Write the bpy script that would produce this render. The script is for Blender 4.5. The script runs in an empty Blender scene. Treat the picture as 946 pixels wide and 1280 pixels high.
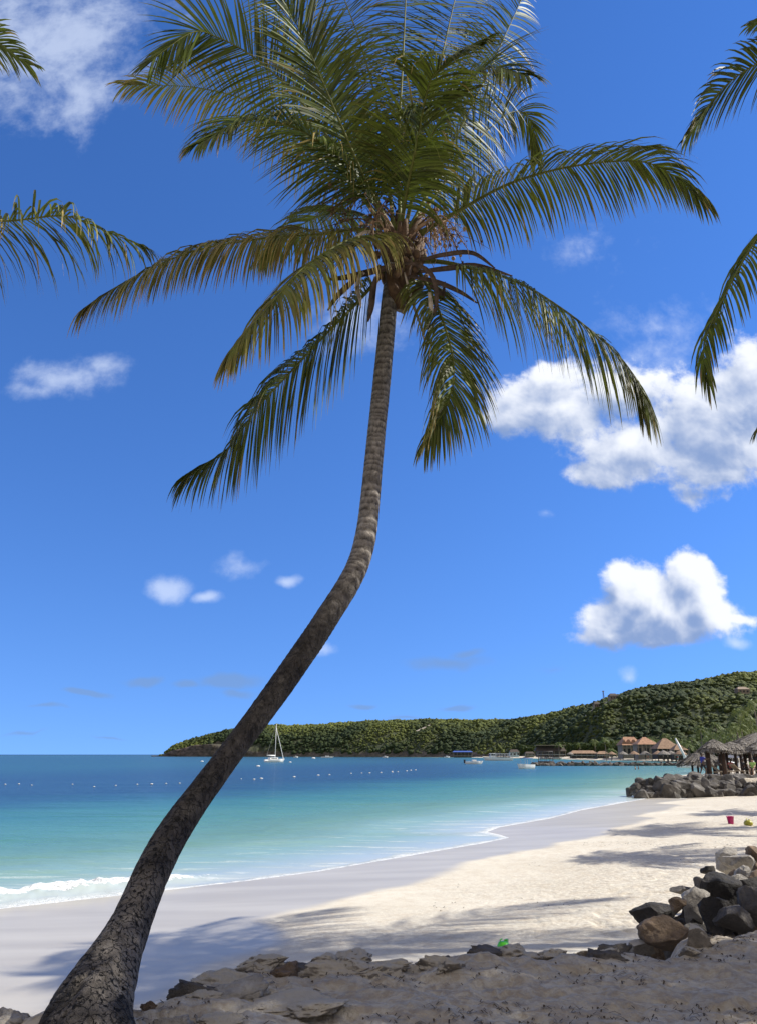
import bpy, bmesh, math, random
import numpy as np
from mathutils import Vector, Matrix
R = math.radians
rng = np.random.default_rng(7)
random.seed(7)
scene = bpy.context.scene
COL = scene.collection

# ------------------------------------------------------------------ camera
F = 956.0; TH = math.atan(303 / 956.0); CH, SH = math.cos(TH), math.sin(TH); EYE = 3.0
cam_d = bpy.data.cameras.new('camera'); cam = bpy.data.objects.new('camera', cam_d); COL.objects.link(cam)
cam.location = (0, 0, EYE); cam.rotation_euler = (R(90) + TH, 0, 0)
cam_d.sensor_fit = 'VERTICAL'; cam_d.sensor_height = 24; cam_d.lens = 24 * F / 1280
cam_d.clip_start = .05; cam_d.clip_end = 30000
scene.camera = cam

def ray(px, py):
    x = (px - 473) / F; v = (640 - py) / F
    return np.array([x, CH - v * SH, SH + v * CH])
def PY(px, py, Y):
    d = ray(px, py); return d * (Y / d[1]) + np.array([0, 0, EYE])
def PZ(px, py, z):
    d = ray(px, py); return d * ((z - EYE) / d[2]) + np.array([0, 0, EYE])

# ------------------------------------------------------------------ numpy noise
def _h(ix, iy, iz, seed):
    n = (ix * 374761393 + iy * 668265263 + iz * 2147483647 + seed * 144664523) & 0xffffffff
    n = ((n ^ (n >> 13)) * 1274126177) & 0xffffffff
    n = ((n ^ (n >> 16)) * 2246822519) & 0xffffffff
    return ((n ^ (n >> 15)) & 0xffffff) / float(0xffffff)
def vnoise(x, y, z=None, seed=0):
    x = np.asarray(x, float); y = np.asarray(y, float); z = np.zeros_like(x) if z is None else np.asarray(z, float)
    ix = np.floor(x).astype(np.int64); iy = np.floor(y).astype(np.int64); iz = np.floor(z).astype(np.int64)
    fx = x - ix; fy = y - iy; fz = z - iz
    u = fx * fx * (3 - 2 * fx); v = fy * fy * (3 - 2 * fy); w = fz * fz * (3 - 2 * fz)
    r = 0
    for dx in (0, 1):
        for dy in (0, 1):
            for dz in (0, 1):
                r = r + _h(ix + dx, iy + dy, iz + dz, seed) * (u if dx else 1 - u) * (v if dy else 1 - v) * (w if dz else 1 - w)
    return r * 2 - 1
def fbm(x, y, z=None, oct=4, seed=0, gain=.5):
    a = 1.0; s = 0; f = 1.0; t = 0
    for o in range(oct):
        s = s + a * vnoise(x * f, y * f, None if z is None else z * f, seed + o * 17); t += a; a *= gain; f *= 2.03
    return s / t
def sstep(a, b, x):
    t = np.clip((x - a) / (b - a), 0, 1); return t * t * (3 - 2 * t)

# ------------------------------------------------------------------ object helpers
def tagp(o, label=None, cat=None, group=None, kind=None):
    if label: o['label'] = label
    if cat: o['category'] = cat
    if group: o['group'] = group
    if kind: o['kind'] = kind
    return o
def empty(name, loc, label=None, cat=None, group=None, rz=0):
    o = bpy.data.objects.new(name, None); COL.objects.link(o); o.location = tuple(loc); o.rotation_euler = (0, 0, rz)
    o.empty_display_size = .3
    return tagp(o, label, cat, group)
def mesh_obj(name, V, Fc, mat, parent=None, smooth=False, attrs=None, colors=None, origin=None):
    V = np.asarray(V, float)
    if origin is not None: V = V - np.asarray(origin, float)
    me = bpy.data.meshes.new(name)
    if isinstance(Fc, np.ndarray):
        n, k = Fc.shape
        me.vertices.add(len(V)); me.vertices.foreach_set('co', V.ravel())
        me.loops.add(n * k); me.loops.foreach_set('vertex_index', Fc.ravel().astype(np.int32))
        me.polygons.add(n); me.polygons.foreach_set('loop_start', np.arange(0, n * k, k, dtype=np.int32))
        me.update(calc_edges=True); me.validate()
    else:
        me.from_pydata([tuple(v) for v in V], [], [tuple(f) for f in Fc]); me.update()
    if smooth: me.polygons.foreach_set('use_smooth', [True] * len(me.polygons))
    for k, a in (attrs or {}).items():
        at = me.attributes.new(k, 'FLOAT', 'POINT'); at.data.foreach_set('value', np.asarray(a, np.float32))
    for k, a in (colors or {}).items():
        at = me.attributes.new(k, 'FLOAT_COLOR', 'POINT'); a = np.asarray(a, np.float32)
        at.data.foreach_set('color', np.hstack([a, np.ones((len(a), 1), np.float32)]).ravel())
    if mat: me.materials.append(mat)
    o = bpy.data.objects.new(name, me); COL.objects.link(o)
    if origin is not None and parent is None: o.location = tuple(origin)
    if parent: o.parent = parent
    return o
def copy_tree(o, parent=None):
    c = o.copy(); COL.objects.link(c); c.parent = parent
    for ch in list(o.children): copy_tree(ch, c)
    return c
def grid_faces(n, m, wrap=False):
    i, j = np.meshgrid(np.arange(n - 1), np.arange(m if wrap else m - 1), indexing='ij')
    j2 = (j + 1) % m
    return np.stack([i * m + j, i * m + j2, (i + 1) * m + j2, (i + 1) * m + j], -1).reshape(-1, 4)

class MB:
    def __init__(s): s.v = []; s.f = []; s.a = []
    def add(s, V, Fc, a=0.0):
        b = len(s.v); s.v += [tuple(map(float, v)) for v in V]; s.f += [tuple(int(i) + b for i in f) for f in Fc]; s.a += [a] * len(V)
        return s
    def box(s, c, d, rz=0, a=0.0, tilt=None):
        x, y, z = [q / 2 for q in d]
        V = np.array([(sx * x, sy * y, sz * z) for sx in (-1, 1) for sy in (-1, 1) for sz in (-1, 1)])
        if tilt is not None: V = V @ np.array(Matrix.Rotation(tilt[0], 3, tilt[1])).T
        if rz: V = V @ np.array(Matrix.Rotation(rz, 3, 'Z')).T
        return s.add(V + np.array(c), [(0, 1, 3, 2), (4, 6, 7, 5), (0, 4, 5, 1), (2, 3, 7, 6), (0, 2, 6, 4), (1, 5, 7, 3)], a)
    def tube(s, P, r, n=8, a=0.0, cap=True):
        P = np.array(P, float); m = len(P); r = np.broadcast_to(r, (m,)) if np.ndim(r) else np.full(m, r)
        T = np.gradient(P, axis=0); T /= np.linalg.norm(T, axis=1)[:, None] + 1e-9
        ref = np.array([0, 0, 1.]) if abs(T[0][2]) < .9 else np.array([1., 0, 0])
        U = np.cross(T, ref); U /= np.linalg.norm(U, axis=1)[:, None] + 1e-9; W = np.cross(T, U)
        th = np.arange(n) / n * 2 * math.pi
        V = P[:, None] + r[:, None, None] * (U[:, None] * np.cos(th)[None, :, None] + W[:, None] * np.sin(th)[None, :, None])
        Fc = [tuple(q) for q in grid_faces(m, n, True)]
        if cap: Fc += [tuple(range(n))[::-1], tuple((m - 1) * n + k for k in range(n))]
        return s.add(V.reshape(-1, 3), Fc, a)
    def lathe(s, prof, c=(0, 0, 0), n=16, a=0.0):
        th = np.arange(n) / n * 2 * math.pi; V = []
        for r, z in prof: V += [(c[0] + r * math.cos(t), c[1] + r * math.sin(t), c[2] + z) for t in th]
        return s.add(V, [tuple(q) for q in grid_faces(len(prof), n, True)] + [tuple(range(n))[::-1], tuple((len(prof) - 1) * n + k for k in range(n))], a)
    def build(s, name, mat, parent=None, smooth=False, origin=None):
        return mesh_obj(name, s.v, s.f, mat, parent, smooth, attrs={'tint': s.a}, origin=origin)

# ------------------------------------------------------------------ materials
class NT:
    def __init__(s, name):
        s.m = bpy.data.materials.new(name); s.m.use_nodes = True; s.t = s.m.node_tree; s.t.nodes.clear()
        s.out = s.t.nodes.new('ShaderNodeOutputMaterial')
    def n(s, typ, **kw):
        nd = s.t.nodes.new(typ)
        for k, v in kw.items():
            if k.startswith('i_'):
                key = k[2:]; key = int(key) if key.isdigit() else key.replace('_', ' ')
                s.set(nd.inputs[key], v)
            else: setattr(nd, k, v)
        return nd
    def set(s, inp, v):
        if isinstance(v, bpy.types.NodeSocket): s.t.links.new(v, inp)
        else:
            if hasattr(inp, 'default_value') and isinstance(v, (tuple, list)) and len(v) == 3 and inp.type == 'RGBA': v = (*v, 1)
            inp.default_value = v
    def math(s, op, a, b=None, c=None, clamp=False):
        nd = s.t.nodes.new('ShaderNodeMath'); nd.operation = op; nd.use_clamp = clamp
        for i, v in enumerate((a, b, c)):
            if v is not None: s.set(nd.inputs[i], v)
        return nd.outputs[0]
    def vm(s, op, a, b=None):
        nd = s.t.nodes.new('ShaderNodeVectorMath'); nd.operation = op
        for i, v in enumerate((a, b)):
            if v is not None: s.set(nd.inputs[i], v)
        return nd.outputs['Value'] if op in ('DOT_PRODUCT', 'LENGTH') else nd.outputs[0]
    def mix(s, f, a, b, mode='MIX'):
        nd = s.t.nodes.new('ShaderNodeMix'); nd.data_type = 'RGBA'; nd.blend_type = mode
        s.set(nd.inputs[0], f); s.set(nd.inputs[6], a); s.set(nd.inputs[7], b); return nd.outputs[2]
    def ramp(s, f, stops):
        nd = s.t.nodes.new('ShaderNodeValToRGB'); s.set(nd.inputs[0], f); e = nd.color_ramp.elements
        while len(e) < len(stops): e.new(.5)
        for el, (p, c) in zip(e, stops): el.position = p; el.color = (*c, 1) if len(c) == 3 else c
        return nd.outputs[0]
    def mr(s, v, a, b, c=0., d=1., smooth=False):
        nd = s.t.nodes.new('ShaderNodeMapRange'); nd.interpolation_type = 'SMOOTHSTEP' if smooth else 'LINEAR'
        for i, q in enumerate((v, a, b, c, d)): s.set(nd.inputs[i], q)
        return nd.outputs[0]
    def noise(s, vec, scale, detail=4, rough=.55, dist=0.):
        nd = s.t.nodes.new('ShaderNodeTexNoise'); nd.inputs['Scale'].default_value = scale
        nd.inputs['Detail'].default_value = detail; nd.inputs['Roughness'].default_value = rough; nd.inputs['Distortion'].default_value = dist
        if vec is not None: s.t.links.new(vec, nd.inputs['Vector'])
        return nd.outputs['Fac']
    def attr(s, name, out='Fac'):
        nd = s.t.nodes.new('ShaderNodeAttribute'); nd.attribute_name = name; return nd.outputs[out]
    def obj(s): return s.n('ShaderNodeTexCoord').outputs['Object']
    def pos(s): return s.n('ShaderNodeNewGeometry').outputs['Position']
    def scale(s, v, sc):
        nd = s.t.nodes.new('ShaderNodeMapping'); s.set(nd.inputs[0], v); nd.inputs['Scale'].default_value = sc; return nd.outputs[0]
    def bump(s, h, strength=.5, dist=.02, nrm=None):
        nd = s.t.nodes.new('ShaderNodeBump'); nd.inputs['Strength'].default_value = strength; nd.inputs['Distance'].default_value = dist
        s.set(nd.inputs['Height'], h)
        if nrm is not None: s.set(nd.inputs['Normal'], nrm)
        return nd.outputs[0]
    def bsdf(s, color, rough=.8, normal=None, **kw):
        b = s.t.nodes.new('ShaderNodeBsdfPrincipled'); s.set(b.inputs['Base Color'], color); s.set(b.inputs['Roughness'], rough)
        if normal is not None: s.set(b.inputs['Normal'], normal)
        for k, v in kw.items(): s.set(b.inputs[k.replace('_', ' ')], v)
        return b.outputs[0]
    def done(s, sh): s.t.links.new(sh, s.out.inputs[0]); return s.m

def simple(name, col, rough=.7, var=.15, scale=8., bump=.0, **kw):
    t = NT(name); o = t.obj(); n = t.noise(o, scale, 4)
    c = t.mix(t.mr(n, .3, .7), tuple(x * (1 - var) for x in col), tuple(min(1, x * (1 + var)) for x in col))
    nrm = t.bump(n, bump, .02) if bump else None
    return t.done(t.bsdf(c, rough, nrm, **kw))

def mat_sand():
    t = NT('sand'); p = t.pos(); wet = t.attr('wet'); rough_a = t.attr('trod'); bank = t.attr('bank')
    n1 = t.noise(p, .35, 5); n2 = t.noise(p, 3.0, 5, .6); n3 = t.noise(p, 60, 3, .6); n4 = t.noise(p, 11, 4, .65)
    c = t.mix(t.mr(n1, .35, .65), (.63, .585, .48), (.71, .665, .555))
    c = t.mix(t.math('MULTIPLY', t.mr(n2, .45, .7), .5), c, (.52, .43, .32))
    c = t.mix(t.math('MULTIPLY', t.mr(n3, .35, .75), .35), c, (.36, .29, .21))
    c = t.mix(t.math('MULTIPLY', t.math('MULTIPLY', t.mr(n4, .42, .62), rough_a), .8), c, (.31, .25, .185))
    cw = t.mix(t.mr(t.noise(t.scale(p, (.25, 1.2, 1)), .8, 3), .35, .65), (.42, .38, .31), (.50, .46, .38))
    c = t.mix(t.math('MULTIPLY', bank, t.mr(t.noise(p, 1.7, 5, .65), .3, .6, .15, .62)), c, (.31, .262, .20))  # coarse debris-strewn bank sand, its colour also darkened to deepen the shade
    c = t.mix(wet, c, cw)
    n5 = t.noise(p, 3.4, 3, .5)
    h = t.math('ADD', t.math('MULTIPLY', n4, t.math('MULTIPLY_ADD', rough_a, 1.0, .05)), t.math('MULTIPLY', n3, .12))
    h = t.math('ADD', h, t.math('MULTIPLY', n5, t.math('MULTIPLY', rough_a, 1.6)))
    h = t.math('MULTIPLY', h, t.math('SUBTRACT', 1.0, t.math('MULTIPLY', wet, .97)))
    nrm = t.bump(h, .8, .05)
    r = t.math('SUBTRACT', .95, t.math('MULTIPLY', wet, .45))
    b = t.bsdf(c, r, nrm, Coat_Weight=t.math('MULTIPLY', wet, .30), Coat_Roughness=.14, Specular_IOR_Level=.3)
    return t.done(b)

def mat_water():
    t = NT('sea_water'); p = t.pos(); s = t.attr('shore'); brk = t.attr('breaker')
    col = t.attr('water_colour', 'Color')
    w1 = t.noise(t.scale(p, (.7, 1.5, 1)), 1.6, 4, .6); w2 = t.noise(t.scale(p, (.25, .7, 1)), .45, 5, .6); w3 = t.noise(t.scale(p, (.04, .13, 1)), .6, 5, .6)
    ht = t.math('ADD', t.math('MULTIPLY', w1, .10), t.math('MULTIPLY', w2, .5)); ht = t.math('ADD', ht, t.math('MULTIPLY', w3, 1.6))
    calm = t.mr(s, -9., -.3, 1., .06)
    nrm = t.bump(t.math('MULTIPLY', ht, calm), .8, .8)
    col = t.mix(t.math('MULTIPLY', t.mr(w2, .40, .62), t.mr(s, -60., -12., .6, .0)), col, (.010, .042, .085), 'MIX')
    col = t.mix(t.math('MULTIPLY', t.mr(w1, .5, .72), t.mr(s, -6., -50., 0.05, .6)), col, (.06, .18, .23))
    # foam
    f1 = t.noise(t.scale(p, (1., 1.6, 1)), 2.2, 6, .7, .6); f2 = t.noise(t.scale(p, (.3, 1.6, 1)), 1.1, 5, .65, .8); fw = t.noise(p, .35, 2)
    sw = t.math('ADD', s, t.math('MULTIPLY', t.math('SUBTRACT', f1, .5), .55))
    edge = t.math('MULTIPLY', t.mr(sw, t.math('MULTIPLY_ADD', t.mr(fw, .35, .65), -.45, -.24), .0, 0., 1., True), t.mr(f1, .3, .5, .35, 1.))
    bw = t.math('MULTIPLY', brk, 1.)
    bf = t.math('GREATER_THAN', t.math('ADD', bw, t.math('MULTIPLY', t.math('SUBTRACT', f1, .5), 1.3)), .66)
    streak = t.math('MULTIPLY', t.mr(f2, .56, .68), t.math('MULTIPLY', t.mr(s, -7.5, -2.5, 0., 1.), t.mr(s, -.6, -.3, 1., .2)))
    streak = t.math('MULTIPLY', streak, .55)
    foam = t.math('MAXIMUM', t.math('MAXIMUM', edge, bf), streak)
    foam = t.math('MULTIPLY', foam, t.mr(t.noise(p, 9, 4, .7), .32, .55, .35, 1.))
    col = t.mix(foam, col, (.80, .81, .80))
    nrm2 = t.bump(t.math('MULTIPLY', f1, foam), .6, .12, nrm)
    dif = t.n('ShaderNodeBsdfDiffuse', i_Color=col, i_Normal=nrm2).outputs[0]
    gl = t.n('ShaderNodeBsdfGlossy', i_Color=(1, 1, 1), i_Roughness=.16, i_Normal=nrm2).outputs[0]
    fr = t.n('ShaderNodeFresnel', i_IOR=1.33, i_Normal=nrm2).outputs[0]
    fac = t.math('MULTIPLY', t.math('MINIMUM', fr, .34), t.math('SUBTRACT', 1., t.math('MULTIPLY', foam, .85)))
    mx = t.n('ShaderNodeMixShader', i_0=fac, i_1=dif, i_2=gl).outputs[0]
    return t.done(mx)

def mat_leaf(name, dark, light, dry, gloss=.52):
    t = NT(name); a = t.attr('tint'); d = t.attr('dry'); o = t.obj()
    n = t.noise(o, 3., 3)
    c = t.mix(t.math('ADD', t.math('MULTIPLY', a, .8), t.math('MULTIPLY', n, .2)), dark, light)
    c = t.mix(d, c, dry)
    dif = t.bsdf(c, gloss, None, Specular_IOR_Level=.2)
    tr = t.n('ShaderNodeBsdfTranslucent', i_Color=t.mix(.5, c, (.14, .17, .015))).outputs[0]
    return t.done(t.n('ShaderNodeMixShader', i_0=.15, i_1=dif, i_2=tr).outputs[0])

def mat_trunk():
    t = NT('palm_bark'); h = t.attr('height'); o = t.obj()
    cr = t.noise(t.scale(o, (1., 1., .55)), 13, 6, .7, 1.2); n2 = t.noise(o, 2.2, 4); n3 = t.noise(o, 40, 4, .65)
    rg = t.attr('ring')
    pit = t.noise(t.scale(o, (1, 1, .55)), 34, 3, .6, .3)
    c = t.mix(t.mr(cr, .36, .64), (.020, .018, .016), (.092, .080, .070))
    c = t.mix(t.math('MULTIPLY', t.mr(n2, .42, .62), t.mr(h, 0.04, .22, 1., .12)), c, (.24, .21, .18))  # pale patches low down put dappled sun into the bark colour
    up = t.mix(t.mr(t.math('ADD', rg, t.math('MULTIPLY', t.math('SUBTRACT', cr, .5), 3.2)), -.2, 1.2), (.085, .073, .062), (.44, .395, .345))
    c = t.mix(t.mr(h, .40, .56, 0., 1., True), c, up)  # lower bark coloured darker as if shaded, upper bark lighter as if sunlit
    vo = t.n('ShaderNodeTexVoronoi', feature='DISTANCE_TO_EDGE'); vo.inputs['Scale'].default_value = 11
    nd = t.n('ShaderNodeTexNoise'); nd.inputs['Scale'].default_value = 9; nd.inputs['Detail'].default_value = 4; t.set(nd.inputs['Vector'], o)
    t.set(vo.inputs['Vector'], t.vm('ADD', t.scale(o, (1, 1, .6)), t.vm('MULTIPLY', nd.outputs['Color'], (.12, .12, .12))))
    crack = t.math('MULTIPLY', t.mr(vo.outputs['Distance'], .045, .0), t.mr(h, .14, .32, 1., .0))
    litspot = t.math('MULTIPLY', t.mr(t.noise(o, 6, 5, .7), .54, .62), t.mr(h, .02, .2, .9, .15))  # pale blotches painted in for sunlit spots, strongest at the base
    c = t.mix(litspot, c, (.27, .24, .205))
    c = t.mix(t.math('MULTIPLY', crack, .65), c, (.010, .009, .008))
    lowpit = t.math('MULTIPLY', t.mr(pit, .43, .39), t.mr(h, .1, .5, 1., .0))
    c = t.mix(lowpit, c, (.008, .007, .006))
    c = t.mix(t.math('MULTIPLY', t.mr(n3, .5, .75), .4), c, (.06, .05, .04))
    hh = t.math('ADD', t.math('MULTIPLY', cr, 1.), t.math('MULTIPLY', n3, .25))
    hh = t.math('SUBTRACT', hh, t.math('MULTIPLY', t.math('ADD', lowpit, crack), .8))
    return t.done(t.bsdf(c, .85, t.bump(hh, 1., .06), Specular_IOR_Level=.25))

def mat_rock(name, lo, hi, pale=(.42, .39, .34), palef=.5, scale=3., sand=0.):
    t = NT(name); o = t.obj(); rnd = t.n('ShaderNodeObjectInfo').outputs['Random']
    n = t.noise(o, scale, 6, .65); n2 = t.noise(o, scale * 5, 6, .7); n3 = t.noise(o, scale * .7, 4, .6, .5)
    c = t.mix(t.mr(n, .32, .68), lo, hi)
    c = t.mix(t.math('MULTIPLY', t.mr(n3, .5, .64), palef), c, pale)
    c = t.mix(t.math('MULTIPLY', t.mr(n2, .5, .7), .5), c, tuple(x * .4 for x in lo))
    c = t.mix(t.math('MULTIPLY', rnd, .4), c, t.mix(.5, c, hi))
    if sand:
        nz = t.n('ShaderNodeSeparateXYZ', i_0=t.n('ShaderNodeNewGeometry').outputs['Normal']).outputs[2]
        f = t.mr(t.math('ADD', nz, t.math('MULTIPLY', t.math('SUBTRACT', n, .5), 1.6)), .35, .75, 0., sand)
        c = t.mix(f, c, t.mix(n2, (.52, .45, .34), (.66, .59, .47)))
    return t.done(t.bsdf(c, .85, t.bump(t.math('ADD', n2, t.math('MULTIPLY', n, .6)), 1., .05), Specular_IOR_Level=.3))

def mat_hill():
    t = NT('hill_ground'); p = t.pos(); n = t.noise(p, .05, 6, .6); n2 = t.noise(p, .6, 5, .7); c0 = t.attr('cliff')
    c = t.mix(t.mr(n, .35, .65), (.030, .045, .016), (.075, .085, .03))
    c = t.mix(t.math('MULTIPLY', t.mr(n2, .45, .7), .5), c, (.02, .03, .012))
    rk = t.mix(t.mr(t.noise(t.scale(p, (1, 1, 2.5)), .12, 6, .7), .38, .62), (.05, .038, .03), (.19, .15, .125))
    return t.done(t.bsdf(t.mix(c0, c, rk), .9, t.bump(n2, 1., 1.5)))
def mat_canopy():
    t = NT('bush_foliage'); p = t.pos(); a = t.attr('tint'); n = t.noise(p, .45, 5, .75); n2 = t.noise(p, 1.9, 3, .7)
    c = t.mix(a, (.022, .042, .010), (.19, .215, .034))
    c = t.mix(t.mr(n, .45, .68), c, (.020, .036, .010))
    c = t.mix(t.math('MULTIPLY', t.mr(n2, .52, .7), .5), c, (.17, .20, .05))
    return t.done(t.bsdf(c, .7, t.bump(t.math('ADD', n, n2), 1., 1.2), Specular_IOR_Level=.25))

M = dict(
    sand=mat_sand(), water=mat_water(), hill=mat_hill(), canopy=mat_canopy(), bark=mat_trunk(),
    frond=mat_leaf('palm_leaflets', (.006, .018, .004), (.13, .19, .022), (.42, .29, .10)),
    rachis=simple('palm_stem', (.12, .13, .035), .6, .3, 6, Specular_IOR_Level=.15),
    fibre=simple('dry_fibre', (.11, .065, .035), .85, .5, 14, .6),
    stalk=simple('dry_stalk', (.34, .22, .13), .75, .45, 12),
    spathe=simple('dry_husk', (.075, .048, .032), .75, .6, 11, .6),
    palehusk=simple('pale_husk', (.42, .36, .28), .6, .3, 9, .3),
    leaf=mat_leaf('broad_leaves', (.018, .035, .010), (.085, .115, .028), (.16, .12, .05)),
    farfrond=mat_leaf('far_palm_leaves', (.05, .085, .022), (.20, .24, .07), (.25, .19, .09)),
    wood=simple('tree_bark', (.16, .135, .11), .9, .35, 5, .6),
    greyrock=mat_rock('grey_rock', (.045, .040, .036), (.19, .17, .15), (.36, .33, .29), .5, 2.2),
    darkrock=mat_rock('dark_rock', (.015, .014, .013), (.065, .058, .052), (.20, .18, .155), .35, 3.),
    palerock=mat_rock('pale_limestone', (.20, .18, .155), (.50, .46, .40), (.62, .58, .51), .7, 3.),
    brownrock=mat_rock('brown_sandstone', (.10, .068, .042), (.30, .215, .14), (.40, .32, .23), .4, 4.),
    sandrock=mat_rock('sand_crusted_rock', (.14, .12, .095), (.36, .31, .25), (.48, .42, .34), .5, 5., 1.),
    jetrock=mat_rock('groyne_rock', (.030, .028, .026), (.15, .135, .118), (.40, .37, .32), .5, 1.3),
    white=simple('white_gelcoat', (.78, .78, .76), .35, .05, 3),
    glass=simple('tinted_glass', (.03, .04, .05), .1, .2, 3),
    blue=simple('blue_canvas', (.04, .09, .35), .7, .1, 3),
    navy=simple('blue_shirt_cloth', (.035, .045, .30), .8, .2, 6),
    darkcloth=simple('dark_cloth', (.022, .022, .028), .85, .2, 6),
    metal=simple('grey_metal', (.45, .46, .47), .35, .1, 5),
    darkmetal=simple('weathered_steel', (.10, .09, .085), .6, .3, 3),
    post=simple('dark_timber', (.045, .026, .018), .85, .4, 3, .4),
    paletimber=simple('weathered_timber', (.30, .24, .17), .8, .3, 4, .3),
    tile=simple('terracotta_roof_shingles', (.34, .19, .115), .85, .35, 1.2, .4),
    tanroof=simple('tan_thatch_roof', (.26, .17, .11), .9, .35, 1.6, .5),
    wall=simple('cream_wall', (.26, .20, .15), .85, .15, 1.),
    darkwall=simple('dark_timber_wall', (.07, .055, .045), .85, .25, 1.),
    opening=simple('dark_doorway', (.018, .016, .015), .6, .2, 1.),
    skin=simple('skin', (.33, .20, .135), .6, .1, 6),
    darkskin=simple('dark_skin', (.09, .05, .032), .6, .1, 6),
    hair=simple('hair', (.02, .015, .012), .7, .2, 6),
    red=simple('red_cloth', (.42, .06, .05), .8, .15, 6),
    green=simple('lime_cloth', (.32, .52, .14), .8, .15, 6),
    teal=simple('teal_cloth', (.05, .3, .34), .8, .15, 6),
    whitecloth=simple('white_cloth', (.72, .72, .70), .8, .08, 6),
    pink=simple('magenta_plastic', (.42, .01, .13), .35, .08, 6),
    limeplastic=simple('lime_plastic', (.10, .62, .03), .35, .08, 6),
    yellow=simple('olive_yellow_plastic', (.36, .33, .03), .4, .15, 6),
    track=simple('pale_track', (.42, .37, .30), .9, .2, .2),
    seaweed=simple('dry_seaweed', (.07, .05, .03), .9, .5, 6),
)
def mat_thatch():
    t = NT('grey_thatch'); o = t.obj(); n = t.noise(t.scale(o, (6, 6, 1.5)), 2.5, 5, .7); n2 = t.noise(o, 1.1, 4)
    c = t.mix(t.mr(n, .35, .65), (.06, .05, .042), (.34, .31, .27)); c = t.mix(t.math('MULTIPLY', t.mr(n2, .45, .65), .4), c, (.13, .11, .09))
    return t.done(t.bsdf(c, .9, t.bump(n, 1., .08)))
M['thatch'] = mat_thatch()

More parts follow.
